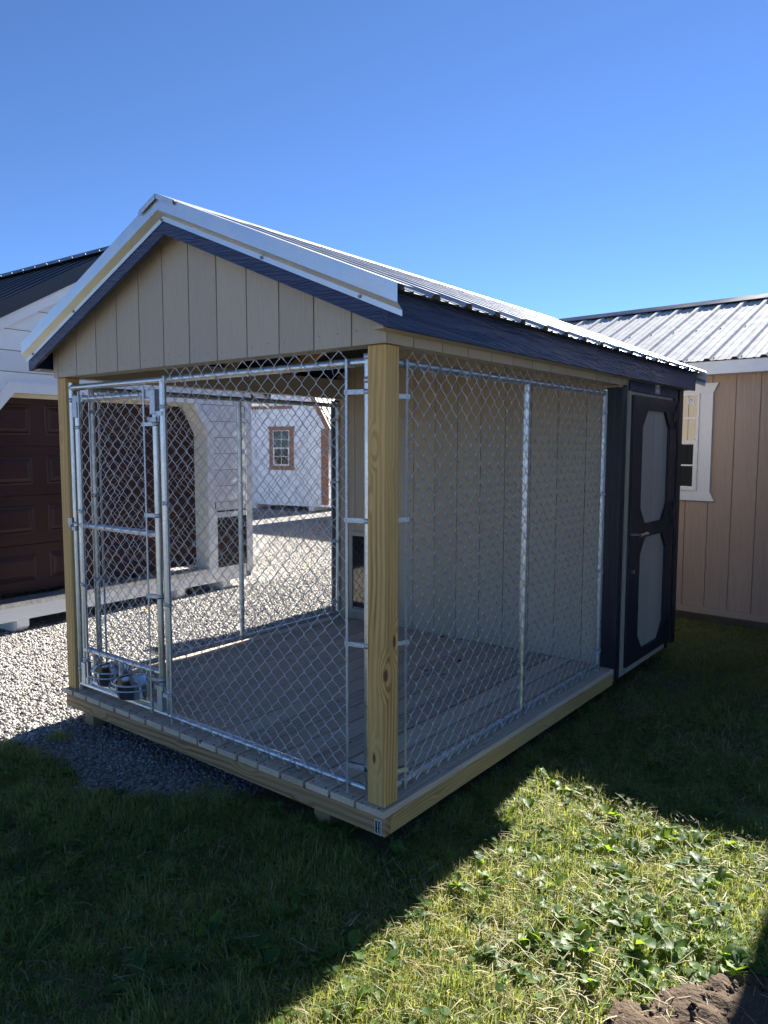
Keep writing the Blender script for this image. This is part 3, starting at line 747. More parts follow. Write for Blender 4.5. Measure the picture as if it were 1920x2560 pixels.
# gate
GT = kp(put('gate', None, K)); GT.empty_display_size = 0.1; GT['label'] = 'narrow chain link gate with two swing-out bowl holders'
GY = PY+0.004; gl, gr, gt, gb = -2.262, -1.516, 1.705, 0.070
def gtube(name, pts, r=0.0168): return tube(GT, name, pts, r, 12, 'galv', False)
gtube('gate_stile', [(gl, GY, gb), (gl, GY, gt)]); gtube('gate_stile', [(gr, GY, gb), (gr, GY, gt)])
gtube('gate_rail', [(gl, GY, gt), (gr, GY, gt)]); gtube('gate_rail', [(gl, GY, 0.985), (gr, GY, 0.985)])
gtube('gate_rail', [(gl, GY, 0.252), (gr, GY, 0.252)]); gtube('gate_rail', [(gl, GY, gb), (gr, GY, gb)])
for x in (-2.163, -1.897, -1.637): gtube('gate_stub', [(x, GY, gb), (x, GY, 0.252)], 0.015)
for x, sx in ((gl, 1), (gr, -1)):
    for z, sz in ((gt, -1), (gb, 1)):
        b = MB(); b.box(x-0.0215, x+0.0215, GY-0.0215, GY+0.0215, z+sz*0.105, z-sz*0.022, c=0.003)
        b.box(x+sx*0.0216, x+sx*0.085, GY-0.0195, GY+0.0195, z-0.0195, z+0.0195, c=0.003); b.build('corner_fitting', MT['galv_fit'], GT)
m = chain_mesh(lambda u, d, z: (u, GY-0.021-d, z), -2.205, -1.585, 0.20, 1.735); m.build('chain_link_mesh', MT['wire'], GT)
for x, zz in ((-2.208, 0.055), (-1.582, 0.03)):
    b = MB(); b.box(x-0.006, x+0.006, GY-0.0265, GY-0.0225, zz, 1.745); b.build('tension_bar', MT['galv_fit'], GT)
for z in (1.544, 1.065, 0.638, 0.195): band((gl, GY), (-2.212, GY-0.02), z, -1, GT, False)
for z in (1.552, 1.083, 0.659, 0.215): band((gr, GY), (-1.579, GY-0.02), z, -1, GT, False)
for za, zb in ((1.575, 1.604), (0.178, 0.150)):
    b = MB()
    b.lathe([(0.0178, -0.011), (0.0205, -0.011), (0.0205, 0.011), (0.0178, 0.011)], (gr, GY, za), 14)
    b.lathe([(0.0178, -0.011), (0.0205, -0.011), (0.0205, 0.011), (0.0178, 0.011)], (-1.445, PY, zb), 14)
    b.box(gr-0.035, gr+0.035, GY-0.024, GY-0.020, za-0.011, za+0.011); b.box(-1.445-0.030, -1.445+0.034, PY-0.0245, PY-0.0205, zb-0.011, zb+0.011)
    b.path([(gr+0.036, GY-0.008, min(za, zb)-0.012), (gr+0.036, GY-0.008, max(za, zb)+0.012)], 0.006, 8)
    b.path([(gr-0.025, GY-0.027, za), (gr-0.025, GY-0.022, za)], 0.006, 8); b.path([(-1.425, PY-0.028, zb), (-1.425, PY-0.022, zb)], 0.006, 8)
    b.fix = True; b.build('hinge', MT['galv_fit'], GT)
b = MB(); b.lathe([(0.0172, -0.012), (0.021, -0.012), (0.021, 0.012), (0.0172, 0.012)], (-2.316, PY, 0.962), 14)
b.box(-2.352, -2.282, PY-0.026, PY-0.021, 0.95, 0.974, c=0.001); b.box(-2.345, -2.305, PY-0.034, PY-0.0262, 0.985, 1.025, c=0.002)
b.path([(-2.325, PY-0.03, 0.97), (-2.325, PY-0.03, 1.0)], 0.007, 8); b.path([(-2.325, PY-0.028, 0.995), (-2.262, GY-0.02, 0.990)], 0.0055, 8)
b.path([(-2.349, PY-0.03, 0.962), (-2.349, PY-0.018, 0.962)], 0.009, 8); b.fix = True
b.build('latch', MT['galv_fit'], GT)
# bowl holders: ring, front wire and swing hooks
BOWLS = [(-2.028, GY+0.03, 0.088), (-1.765, GY-0.005, 0.078)]
for (bx, by, bz) in BOWLS:
    b = MB(); ring = [(bx+0.118*math.cos(a), by+0.118*math.sin(a), bz+0.085) for a in np.linspace(0, 2*math.pi, 25)]
    b.path(ring, 0.0032, 6, True, False)
    arc = [(bx+0.128*math.cos(a), by+0.128*math.sin(a)-0.004, bz+0.062) for a in np.linspace(math.pi*1.02, math.pi*1.98, 14)]
    b.path(arc, 0.0048, 6); b.build('bowl_holder', MT['galv_fit'], GT)

# maker's sticker on the front rim board
ST = kpart('sticker', 'print_white', (-0.033, 0.0, -0.0212, -0.0203, -0.100, -0.042))
b = MB(); b.box(-0.0305, -0.0025, -0.0216, -0.02125, -0.0975, -0.0445); b.build('sticker_field', MT['print_black'], ST)
fc = bpy.data.curves.new('lettering', 'FONT'); fc.body = 'pro wood'; fc.size = 0.0112; fc.align_x = 'CENTER'; fc.align_y = 'CENTER'; fc.extrude = 0.0001; fc.offset = 0.0003
tmp = bpy.data.objects.new('lettering_curve', fc); COL.objects.link(tmp); bpy.context.view_layer.update()
me = bpy.data.meshes.new_from_object(tmp.evaluated_get(bpy.context.evaluated_depsgraph_get())); bpy.data.objects.remove(tmp)
me.materials.clear(); me.materials.append(MT['print_white']); lt = put('lettering', me, ST)
lt.rotation_euler = (math.pi/2, -math.pi/2, 0); lt.rotation_mode = 'XYZ'
lt.matrix_local = Matrix.Translation((-0.018, -0.0219, -0.071)) @ Matrix(((0, -1, 0, 0), (0, 0, -1, 0), (1, 0, 0, 0), (0, 0, 0, 1)))
b = MB(); b.box(-0.0075, -0.0062, -0.0219, -0.0216, -0.094, -0.049); b.build('sticker_line', MT['print_white'], ST)

# bowls held by the gate
for (bx, by, bz), lab in zip(BOWLS, ('polished steel dog bowl in the gate feeder, nearer the latch post', 'polished steel dog bowl in the gate feeder, nearer the gate hinges')):
    b = MB(); b.lathe([(0.0, 0.0), (0.082, 0.0), (0.088, 0.004), (0.104, 0.080), (0.117, 0.088), (0.120, 0.090), (0.118, 0.092), (0.106, 0.088), (0.100, 0.080), (0.085, 0.008), (0.0, 0.006)], (0, 0, 0), 32)
    t = tag(b.build('dog_bowl', MT['steel_bowl']), lab, 'bowl', 'dog bowls in the gate'); t.location = (bx, by, bz)

# ------------------------------------------------------------------ window builder shared by the sheds
def window(root, put3, u0, u1, z0, z1, trim, tw, frame_mat, trim_mat, glass, cols, flare=0.0, head=0.09, sill=0.09):
    """put3(u, w, z): w outwards from the wall. Single-hung: two sashes with bars"""
    def bx(mb, ua, ub, wa, wb, za, zb):
        P = [put3(ua, wa, za), put3(ub, wa, za), put3(ub, wb, za), put3(ua, wb, za), put3(ua, wa, zb), put3(ub, wa, zb), put3(ub, wb, zb), put3(ua, wb, zb)]
        mb.hexa(P); mb.fix = True
    w = MB(); bx(w, u0, u1, 0.0005, 0.012, z0, z1); wo_ = w.build('window', MT[frame_mat], root)
    f = MB(); fwid = 0.018
    bx(f, u0, u0+fwid, 0.0125, 0.034, z0, z1); bx(f, u1-fwid, u1, 0.0125, 0.034, z0, z1)
    bx(f, u0+fwid, u1-fwid, 0.0125, 0.0335, z0, z0+fwid); bx(f, u0+fwid, u1-fwid, 0.0125, 0.0335, z1-fwid, z1)
    f.build('frame', MT[frame_mat], wo_)
    zm = (z0+z1)/2
    s = MB(); bx(s, u0+fwid, u1-fwid, 0.0125, 0.029, zm-0.018, zm+0.018)
    bx(s, u0+fwid, u0+fwid+0.022, 0.0125, 0.027, z0+fwid, zm-0.018); bx(s, u1-fwid-0.022, u1-fwid, 0.0125, 0.027, z0+fwid, zm-0.018)
    bx(s, u0+fwid+0.022, u1-fwid-0.022, 0.0125, 0.0268, z0+fwid, z0+fwid+0.022); s.build('sash', MT[frame_mat], wo_)
    lo = (u0+fwid+0.022, u1-fwid-0.022, z0+fwid+0.022, zm-0.018); up = (u0+fwid, u1-fwid, zm+0.018, z1-fwid)
    for a, b_, c_, d in (lo, up):
        m_ = MB()
        zz = (c_+d)/2; bx(m_, a, b_, 0.0125, 0.019, zz-0.007, zz+0.007)
        for q in range(1, cols):
            uu_ = a+(b_-a)*q/cols; bx(m_, uu_-0.007, uu_+0.007, 0.0125, 0.0188, c_, d)
        m_.build('muntin', MT[frame_mat], wo_)
        for q in range(cols):
            for za, zb in ((c_, zz-0.007), (zz+0.007, d)):
                g = MB(); ua = a+(b_-a)*q/cols+(0.007 if q else 0); ub = a+(b_-a)*(q+1)/cols-(0.007 if q < cols-1 else 0)
                bx(g, ua, ub, 0.0125, 0.0145, za, zb); g.build('pane', MT[glass], wo_)
    # casing boards
    for ua, ub in ((u0-tw, u0-0.001), (u1+0.001, u1+tw)):
        t = MB(); bx(t, ua, ub, 0.0006, 0.022, z0-0.001, z1+0.001); t.build('casing', MT[trim_mat], root)
    for za, zb, up_ in ((z1+0.002, z1+head, True), (z0-sill, z0-0.002, False)):
        fl_lo, fl_hi = (0, flare) if up_ else (flare, 0)
        t = MB(); A = [(u0-tw-fl_lo, za), (u1+tw+fl_lo, za), (u1+tw+fl_hi, zb), (u0-tw-fl_hi, zb)]
        t.add([put3(u, 0.0006, z) for u, z in A]+[put3(u, 0.024, z) for u, z in A], [(3, 2, 1, 0), (4, 5, 6, 7), (0, 1, 5, 4), (1, 2, 6, 5), (2, 3, 7, 6), (3, 0, 4, 7)]); t.fix = True
        t.build('casing', MT[trim_mat], root)
    return wo_

# ------------------------------------------------------------------ tan shed behind
TS = thing('storage_shed', 'tan wooden shed with ribbed silver roof and white framed window behind the kennel', 'shed', (0.46, 4.88, G), math.radians(-3.13))
def tl(u, w, z): return (u, -w, z-G)          # w outwards (towards the viewer)
x0, x1 = -3.85, 4.2; DEP = 3.4
b = MB(); b.box(x0+0.02, x1-0.02, 0.0005, DEP, 0.10, 2.30); b.build('wall', MT['tan_plain'], TS)
siding(TS, 'siding_board', 'tan', tl, x0, x1, -0.04, lambda u: 2.16, -0.546, 0.2025)
part(TS, 'base_board', 'tan_plain', (x0, x1, -0.02, -0.0125, 0.10, 0.16)); 
for y in (0.12, 1.6, 3.0):
    part(TS, 'skid', 'skid', (x0+0.1, x1-0.1, y, y+0.14, -0.02, 0.0998))
part(TS, 'corner_board', 'white_z', (x0-0.015, x0+0.08, -0.03, -0.0125, 0.16, 2.26))
part(TS, 'fascia_board', 'white_x', (x0-0.16, x1+0.16, -0.215, -0.195, 2.075-G, 2.185-G))
part(TS, 'soffit', 'white_plain', (x0-0.1, x1+0.1, -0.194, -0.0125, 2.085-G, 2.095-G))
RZ, RY = 3.035-G, 1.72; EZ, EY = 2.19-G, -0.245
def tslope(sgn):
    s = Vector((0, -1 if sgn > 0 else 1, -(RZ-EZ)/(RY-EY))).normalized(); n = Vector((0, s.z*(1 if sgn > 0 else -1)*1, 0)); 
    n = Vector((0, -(RZ-EZ)/(RY-EY)*(1 if sgn > 0 else -1), 1)).normalized(); return s, n
LT = math.hypot(RZ-EZ, RY-EY)
for sgn in (1, -1):
    s, n = tslope(sgn); u = x0-0.17
    while u < x1+0.15:
        w = min(0.914, x1+0.17-u); b = MB()
        metal_panel(b, (u, RY, RZ), (1, 0, 0), s, n, w, LT, [q for q in (0.05, 0.279, 0.508, 0.737) if q < w-0.04]); b.build('roof_panel', MT['tan_roof'], TS); u += 0.9165
b = MB(); vs = []
for dz in (0.03, 0.026):
    for u in (x0-0.19, x1+0.19): vs += [(u, RY+a, RZ+h+dz) for a, h in ((-0.17, -0.072), (-0.155, -0.062), (-0.02, 0.004), (0.02, 0.004), (0.155, -0.062), (0.17, -0.072))]
fs = []
for t in (0, 12):
    for i in range(5): fs.append((t+i, t+i+1, t+7+i, t+6+i))
for t in (0, 6):
    for i in range(5): fs.append((t+i, t+i+1, 12+t+i+1, 12+t+i))
b.add(vs, fs); b.fix = True; b.build('ridge_cap', MT['dark_roof'], TS)
for sx in (x0-0.16, x1+0.14):
    b = MB(); b.prism([(EY, EZ-0.02), (RY, RZ-0.02), (2*RY-EY, EZ-0.02), (2*RY-EY, EZ-0.12), (RY, RZ-0.13), (EY, EZ-0.12)], 'x', sx, sx+0.02); b.build('rake_board', MT['white_plain'], TS)
for sx in (x0, x1-0.02):
    b = MB(); b.prism([(0.002, 2.3005), (DEP, 2.3005), (DEP, 2.31), (RY, RZ-0.08), (0.002, 2.31)], 'x', sx+0.02, sx+0.03); b.build('gable', MT['tan'], TS)
b = MB(); s, n = tslope(1)
for k in range(36):
    u = x0-0.17+0.05+0.2291*k+0.045
    for L in (0.06, LT*0.52, LT-0.06):
        p0 = Vector((u, RY, RZ))+s*L; b.path([p0, p0+n*0.009], 0.007, 6)
b.build('roof_screw', MT['screw'], TS, kind='stuff')
WN = window(TS, lambda u, w, z: tl(u, w+0.0125, z), -1.30, -0.646, 1.037, 1.925, None, 0.115, 'vinyl', 'white_z', 'glass', 1, 0.042, 0.088, 0.09)
b = MB(); b.box(-0.757, -0.700, -0.0295, -0.0285, 1.828-G, 1.885-G); sk = b.build('window_sticker', MT['print_white'], WN)
b = MB(); cx_, cz_ = -0.728, 1.857-G
arc = [(cx_+0.015*math.cos(a), -0.0298, cz_+0.015*math.sin(a)) for a in np.linspace(-0.2, 4.9, 16)]
b.path(arc, 0.0034, 5); sk2 = b.build('window_sticker_ring', MT['print_grey'], WN)

# ------------------------------------------------------------------ white garage shed on the left
GS = thing('garage_shed', 'white lap sided shed with maroon garage door and dark metal roof', 'shed', (-4.725, 0, G), math.radians(2.5))
yl, yr, yp = 0.15, 3.65, 1.90; SLG = 0.592; DEPG = 6.0
zr0 = 3.19-G                                   # underside of rake trim at the peak
def zg(y): return zr0-SLG*abs(y-yp)
b = MB(); b.prism([(yl+0.005, 0.10), (0.67, 0.10), (0.67, 1.95-G), (3.0, 1.95-G), (3.0, 0.10), (yr-0.005, 0.10), (yr-0.005, zg(yr)-0.02), (yp, zr0-0.02), (yl+0.005, zg(yl)-0.02)], 'x', -0.14, -0.0005)
b.build('wall', MT['lap_shade'], GS)
b = MB(); b.box(-DEPG, -0.1405, yr-0.1, yr-0.0055, 0.10, zg(yr)-0.03); b.box(-DEPG, -0.1405, yl+0.0055, yl+0.1, 0.10, zg(yl)-0.03)
b.box(-DEPG, -DEPG+0.1, yl+0.11, yr-0.11, 0.10, zg(yr)-0.03); b.build('wall', MT['white_plain'], GS)
op_l, op_r, ot, oc = 0.58, 2.99, 1.895-G, 1.57-G; cutw = 0.18
def edge_r(z): return op_r if z <= oc else op_r-cutw*min(1, (z-oc)/(ot-oc))
def edge_l(z): return op_l if z <= oc else op_l+cutw*min(1, (z-oc)/(ot-oc))
zc = 0.105
while zc < zr0-0.05:
    z2 = zc+0.181
    def lap(a0, a1, b0, b1, za, zb):
        m = MB()
        m.hexa([(0, a0, za), (0.016, a0, za), (0.016, b0, za), (0, b0, za), (0, a1, zb), (0.004, a1, zb), (0.004, b1, zb), (0, b1, zb)]); m.fix = True
        m.build('lap_board', MT['white_y'], GS)
    def lim(z): return (max(yl+0.083, yp-(zr0-0.03-z)/SLG), min(yr-0.083, yp+(zr0-0.03-z)/SLG))
    la, ra = lim(zc); lb, rb = lim(min(z2, zr0-0.04))
    zt = min(z2-0.006, zr0-0.04)
    if zc < ot:
        lap(la, lb, edge_l(zc)-0.03, edge_l(zt)-0.03, zc, zt)
        s0 = max(edge_r(zc)+0.03, 3.12 if zc < 0.72-G else 0); s1 = max(edge_r(zt)+0.03, 3.12 if zc < 0.72-G else 0)
        if not zc < 0.70-G-0.09: lap(s0, s1, ra, rb, zc, zt)
    elif rb-lb > 0.05 or ra-la > 0.1: lap(la, lb, ra, rb, zc, zt)
    zc = z2
# opening trim
t_ = 0.09
outer = [(op_l-t_, 0.155), (op_l-t_, oc+0.03), (op_l+cutw+0.06, ot+t_), (op_r-cutw+0.04, ot+t_), (op_r+t_, oc+0.03), (op_r+t_, 0.155)]
inner = [(op_l, 0.155), (op_l, oc), (op_l+cutw+0.10, ot), (op_r-cutw, ot), (op_r, oc), (op_r, 0.155)]
for i in range(5):
    b = MB(); A = [outer[i], outer[i+1], inner[i+1], inner[i]]; b.prism(A, 'x', 0.0135, 0.03); b.build('door_trim', MT['white_z'], GS)
for i in range(5):
    (ya, za), (yb, zb) = inner[i], inner[i+1]; d = Vector((yb-ya, zb-za)).normalized(); n2 = Vector((-d.y, d.x))*0.02
    b = MB(); b.prism([(ya, za), (yb, zb), (yb+n2.x, zb+n2.y), (ya+n2.x, za+n2.y)], 'x', -0.20, 0.0132); b.build('door_jamb', MT['jamb'], GS)
b = MB(); b.box(-0.19, -0.16, op_l+0.002, op_r-0.002, 1.865-G, 1.93-G); b.build('door_jamb', MT['jamb'], GS)
# sectional garage door: four sections of four raised panels
GD = put('garage_door', None, GS); GD.empty_display_size = 0.1
sec = [(0.10, 0.535), (0.537, 0.985), (0.987, 1.435), (1.437, 1.90)]
for za, zb in sec:
    b = MB(); b.box(-0.24, -0.197, op_l-0.02, op_r+0.02, za-G, zb-G, c=0.004); S_ = b.build('door_section', MT['door_maroon'], GD)
    for q in range(4):
        wq = (op_r-op_l)/4; a = op_l+q*wq+0.065; e = op_l+(q+1)*wq-0.065; c0, c1 = za-G+0.10, zb-G-0.09
        b = MB(); k1, k2 = 0.014, 0.055
        ring = lambda x, d: [(x, a+d, c0+d), (x, e-d, c0+d), (x, e-d, c1-d), (x, a+d, c1-d)]
        vs = ring(-0.1968, 0)+ring(-0.186, k1)+ring(-0.1955, k1+0.012)+ring(-0.180, k2); fs = []
        for L in range(3):
            for i in range(4): fs.append((L*4+i, L*4+(i+1) % 4, L*4+4+(i+1) % 4, L*4+4+i))
        fs.append((12, 13, 14, 15)); b.add(vs, fs); b.fix = True; b.build('raised_panel', MT['door_maroon'], S_)
# sill beam, tread plate, skids
part(GS, 'sill_beam', 'white_y', (-0.05, 0.014, yl, 3.56, 0.10, 0.258), c=0.003)
part(GS, 'tread_plate', 'plate', (-0.195, 0.0165, op_l-0.05, 3.05, 0.2585, 0.268), (0.0168, 0.0195, op_l-0.05, 3.05, 0.222, 0.268))
b = MB()
for i in range(150):
    y = op_l-0.03+i*0.0205
    for j in range(4):
        xx = 0.005-j*0.045+(0.011 if i % 2 else 0); s_ = 1 if (i+j) % 2 else -1
        b.hexa([(xx-0.008, y-0.002*s_, 0.268), (xx+0.008, y+0.004*s_, 0.268), (xx+0.008, y+0.004*s_+0.004, 0.268), (xx-0.008, y-0.002*s_+0.004, 0.268),
                (xx-0.007, y-0.002*s_+0.001, 0.2705), (xx+0.007, y+0.004*s_+0.001, 0.2705), (xx+0.007, y+0.004*s_+0.003, 0.2705), (xx-0.007, y-0.002*s_+0.003, 0.2705)])
    b.hexa([(0.0195, y-0.002, 0.240), (0.0195, y+0.014, 0.232), (0.022, y+0.012, 0.232), (0.022, y, 0.240), (0.0195, y-0.002, 0.246), (0.0195, y+0.014, 0.238), (0.022, y+0.012, 0.238), (0.022, y, 0.246)])
    b.hexa([(0.0195, y+0.008, 0.250), (0.0195, y+0.020, 0.256), (0.022, y+0.018, 0.256), (0.022, y+0.010, 0.250), (0.0195, y+0.008, 0.255), (0.0195, y+0.020, 0.262), (0.022, y+0.018, 0.262), (0.022, y+0.010, 0.255)])
b.build('tread_pattern', MT['plate'], GS, kind='stuff')
for y in (0.805, 2.55, 3.2):
    b = MB(); b.prism([(0.0, 0.0), (0.01, 0.05), (0.01, 0.0995), (-DEPG, 0.0995), (-DEPG, 0.0)], 'y', y-0.005, y+0.11) if False else b.prism([(0.0+0.008, 0.04), (0.008, 0.0995), (-DEPG, 0.0995), (-DEPG, -0.01), (-0.04, -0.01)], 'y', y, y+0.11)
    b.build('skid', MT['white_plain'], GS)
# dark boarded panel beside the door
VP = put('vent_panel', None, GS); VP.empty_display_size = 0.1
b = MB(); b.frame([(3.118, 0.166), (3.565, 0.166), (3.565, 0.91), (3.118, 0.91)], [(3.135, 0.185), (3.548, 0.185), (3.548, 0.892), (3.135, 0.892)], 'x', 0.0005, 0.012); b.build('vent_frame', MT['black_metal'], VP)
b = MB(); b.box(0.0, 0.002, 3.136, 3.547, 0.186, 0.891); b.build('vent_back', MT['black_metal'], VP)
for k in range(8):
    z = 0.188+k*0.0878; cut = 3.136+0.41*rng.uniform(0.3, 0.75)
    for a, e in ((3.136, cut-0.002), (cut+0.002, 3.547)):
        b = MB(); t = rng.uniform(0.006, 0.011); b.box(0.0022, t, a, e, z+0.003, z+0.085, c=0.001); b.build('plank', MT['vent_brown'], VP)
part(GS, 'corner_board', 'white_z', (0.0135, 0.028, 3.57, 3.655, 0.166, zg(yr)-0.03)); part(GS, 'corner_board', 'white_z', (0.0135, 0.028, 3.08, 3.115, 0.166, 0.93))
part(GS, 'corner_board', 'white_z', (0.0135, 0.028, yl-0.005, yl+0.08, 0.166, zg(yl)-0.03))
# rakes and roof
for sg in (1, -1):
    ye = yp+sg*2.03
    for nm, mt, xa, xb, za, zb in (('rake_board', 'white_y', 0.031, 0.05, -0.10, 0.0), ('rake_trim', 'dark_roof', 0.04, 0.075, 0.0, 0.125), ('rake_trim', 'dark_roof', 0.0755, 0.085, 0.03, 0.13)):
        b = MB(); b.hexa([(xa, yp, zr0+za), (xb, yp, zr0+za), (xb, ye, zg(ye)+za), (xa, ye, zg(ye)+za), (xa, yp, zr0+zb), (xb, yp, zr0+zb), (xb, ye, zg(ye)+zb), (xa, ye, zg(ye)+zb)]); b.fix = True; b.build(nm, MT[mt], GS)
    s = Vector((0, sg, -SLG)).normalized(); n = Vector((0, sg*SLG, 1)).normalized(); LG = 2.05/s.y*sg if sg > 0 else 2.05/(-s.y)
    u = 0.06
    while u > -DEPG-0.1:
        b = MB(); metal_panel(b, (u, yp, zr0+0.112), (-1, 0, 0), s, n, 0.914, LG, [0.10, 0.329, 0.558, 0.787]); b.build('roof_panel', MT['dark_roof'], GS); u -= 0.9165
    b = MB(); b.box(-DEPG, 0.03, ye-sg*0.0, ye-sg*0.02, zg(ye)-0.06, zg(ye)+0.105); b.build('fascia_board', MT['white_plain'], GS)
    b = MB(); ya, yb = sorted((ye-sg*0.021, (yr if sg > 0 else yl)+sg*0.001)); b.box(-DEPG, 0.03, ya, yb, zg(ye)-0.055, zg(ye)-0.045); b.build('soffit', MT['white_plain'], GS)
b = MB(); vs = []
for dz in (0.0, -0.004):
    for u in (0.09, -DEPG-0.1): vs += [(u, yp+a, zr0+0.165+h+dz) for a, h in ((-0.15, -0.088), (-0.02, 0.0), (0.02, 0.0), (0.15, -0.088))]
fs = []
for t in (0, 8):
    for i in range(3): fs.append((t+i, t+i+1, t+5+i, t+4+i))
for t in (0, 4):
    for i in range(3): fs.append((t+i, t+i+1, 8+t+i+1, 8+t+i))
b.add(vs, fs); b.fix = True; b.build('ridge_cap', MT['dark_roof'], GS)
b = MB()
for k in range(26):
    p0 = Vector((0.06-0.10-0.229*k, yp-0.13, zr0+0.165-0.075)); b.path([p0, p0+Vector((0, -0.006, 0.010))], 0.008, 6)
b.build('roof_screw', MT['screw'], GS, kind='stuff')

# ------------------------------------------------------------------ white barn in the distance
BN = thing('gambrel_barn', 'far white gambrel barn with brown corner trim and brown framed window', 'shed', (-10.609, 11.447, G), math.radians(10.1))
XL, XRt = -4.6, -0.145; PK = (XL+XRt)/2
gam = [(XL, 0.10), (XRt, 0.10), (XRt, 1.97-G), (-0.62, 2.80-G), (PK, 3.35-G), (XL+0.475, 2.80-G), (XL, 1.97-G)]
b = MB(); b.prism(gam, 'y', 0.0005, 5.0); b.build('wall', MT['barn_white'], BN)
siding(BN, 'siding_board', 'barn_white', lambda u, w, z: (u, -w, z-G), XL+0.10, XRt-0.10, -0.10, lambda u: 2.0, -0.35, 0.4, gap=0.005)
part(BN, 'corner_board', 'brown_trim', (XRt-0.19, XRt+0.02, -0.032, -0.0125, 0.16, 2.06)); part(BN, 'corner_board', 'brown_trim', (XL-0.02, XL+0.19, -0.032, -0.0125, 0.16, 2.06))
part(BN, 'trim_board', 'brown_trim', (XL+0.3, -1.25, -0.03, -0.0005, 2.38-G, 2.455-G))
window(BN, lambda u, w, z: (u, -w-0.0125, z-G), -1.81, -1.30, 0.925, 1.83, None, 0.12, 'vinyl', 'brown_trim', 'glass_far', 2, 0.04, 0.10, 0.11)
rk = [(XRt+0.13, 1.86-G), (-0.585, 2.86-G), (PK, 3.45-G)]
for mir in (False, True):
    pts = [((2*PK-a) if mir else a, z) for a, z in rk]
    for (a0, z0_), (a1, z1_) in zip(pts[:-1], pts[1:]):
        b = MB(); d = Vector((a1-a0, z1_-z0_)).normalized(); nn = Vector((-d.y, d.x)); nn = nn if nn.y > 0 else -nn
        A = [(a0, z0_), (a1, z1_), (a1-nn.x*0.13, z1_-nn.y*0.13), (a0-nn.x*0.13, z0_-nn.y*0.13)]
        b.prism(A, 'y', -0.10, -0.08); b.build('rake_board', MT['brown_trim'], BN)
        L = math.hypot(a1-a0, z1_-z0_); s = Vector((a0-a1, 0, z0_-z1_)).normalized(); n3 = Vector((nn.x, 0, nn.y))
        y = -0.11
        while y < 5.1:
            b = MB(); metal_panel(b, (a1, y, z1_), (0, 1, 0), s, n3, 0.914, L, [0.10, 0.329, 0.558, 0.787]); b.build('roof_panel', MT['barn_roof'], BN); y += 0.9165
for x in (-4.2, -2.55, -0.75):
    part(BN, 'skid', 'white_plain', (x, x+0.14, 0.02, 4.9, -0.02, 0.0995))

# ------------------------------------------------------------------ two plain sheds that the photo shows only by their shade
def plain_shed(label, loc, rz, sx, sy, wall, ridge, over, along):
    t = thing('plain_shed', label, 'shed', loc, rz)
    b = MB(); b.box(0, sx, 0, sy, 0.1, wall); 
    if along == 'x': b.prism([(0, wall+0.0005), (sy, wall+0.0005), (sy/2, ridge-0.08)], 'x', 0.0, sx)
    else: b.prism([(0, wall+0.0005), (sx, wall+0.0005), (sx/2, ridge-0.08)], 'y', 0.0, sy)
    b.build('wall', MT['grey_paint'], t)
    part(t, 'skid', 'skid', (0.2, 0.34, 0.05, sy-0.05, -0.01, 0.0998), (sx-0.34, sx-0.2, 0.05, sy-0.05, -0.01, 0.0998))
    for sg in (1, -1):
        if along == 'x':
            r = (ridge-wall)/(sy/2); s = Vector((0, sg, -r)).normalized(); n = Vector((0, sg*r, 1)).normalized(); L = (sy/2+over)/abs(s.y)
            u = -over
            while u < sx+over-0.02:
                w = min(0.914, sx+over-u); b = MB(); metal_panel(b, (u, sy/2, ridge), (1, 0, 0), s, n, w, L, [q for q in (0.1, 0.329, 0.558, 0.787) if q < w-0.05]); b.build('roof_panel', MT['dark_roof'], t); u += 0.9165
        else:
            r = (ridge-wall)/(sx/2); s = Vector((sg, 0, -r)).normalized(); n = Vector((sg*r, 0, 1)).normalized(); L = (sx/2+over)/abs(s.x)
            u = -over
            while u < sy+over-0.02:
                w = min(0.914, sy+over-u); b = MB(); metal_panel(b, (sx/2, u, ridge), (0, 1, 0), s, n, w, L, [q for q in (0.1, 0.329, 0.558, 0.787) if q < w-0.05]); b.build('roof_panel', MT['dark_roof'], t); u += 0.9165
    b = MB(); b.box(sx/2-0.45, sx/2+0.45, -0.03, -0.0005, 0.15, 1.95) ; d = b.build('door', MT['grey_paint'], t)
    b = MB(); b.path([(sx/2+0.36, -0.06, 1.05), (sx/2+0.36, -0.06, 1.2)], 0.012, 8); b.box(sx/2+0.35, sx/2+0.37, -0.06, -0.0305, 1.06, 1.08); b.box(sx/2+0.35, sx/2+0.37, -0.06, -0.0305, 1.17, 1.19); b.build('handle', MT['black_metal'], d)
    return t
plain_shed('grey shed with dark roof, far behind the kennel beside the white barn', (-10.0, 11.5, G), 0, 4.2, 2.8, 2.7, 3.75, 0.08, 'x')
plain_shed('grey shed with dark roof just right of the grass, shading its edge', (1.285, 2.95, G), math.radians(2.5), 2.6, 1.6, 2.2, 2.95, 0.12, 'y')

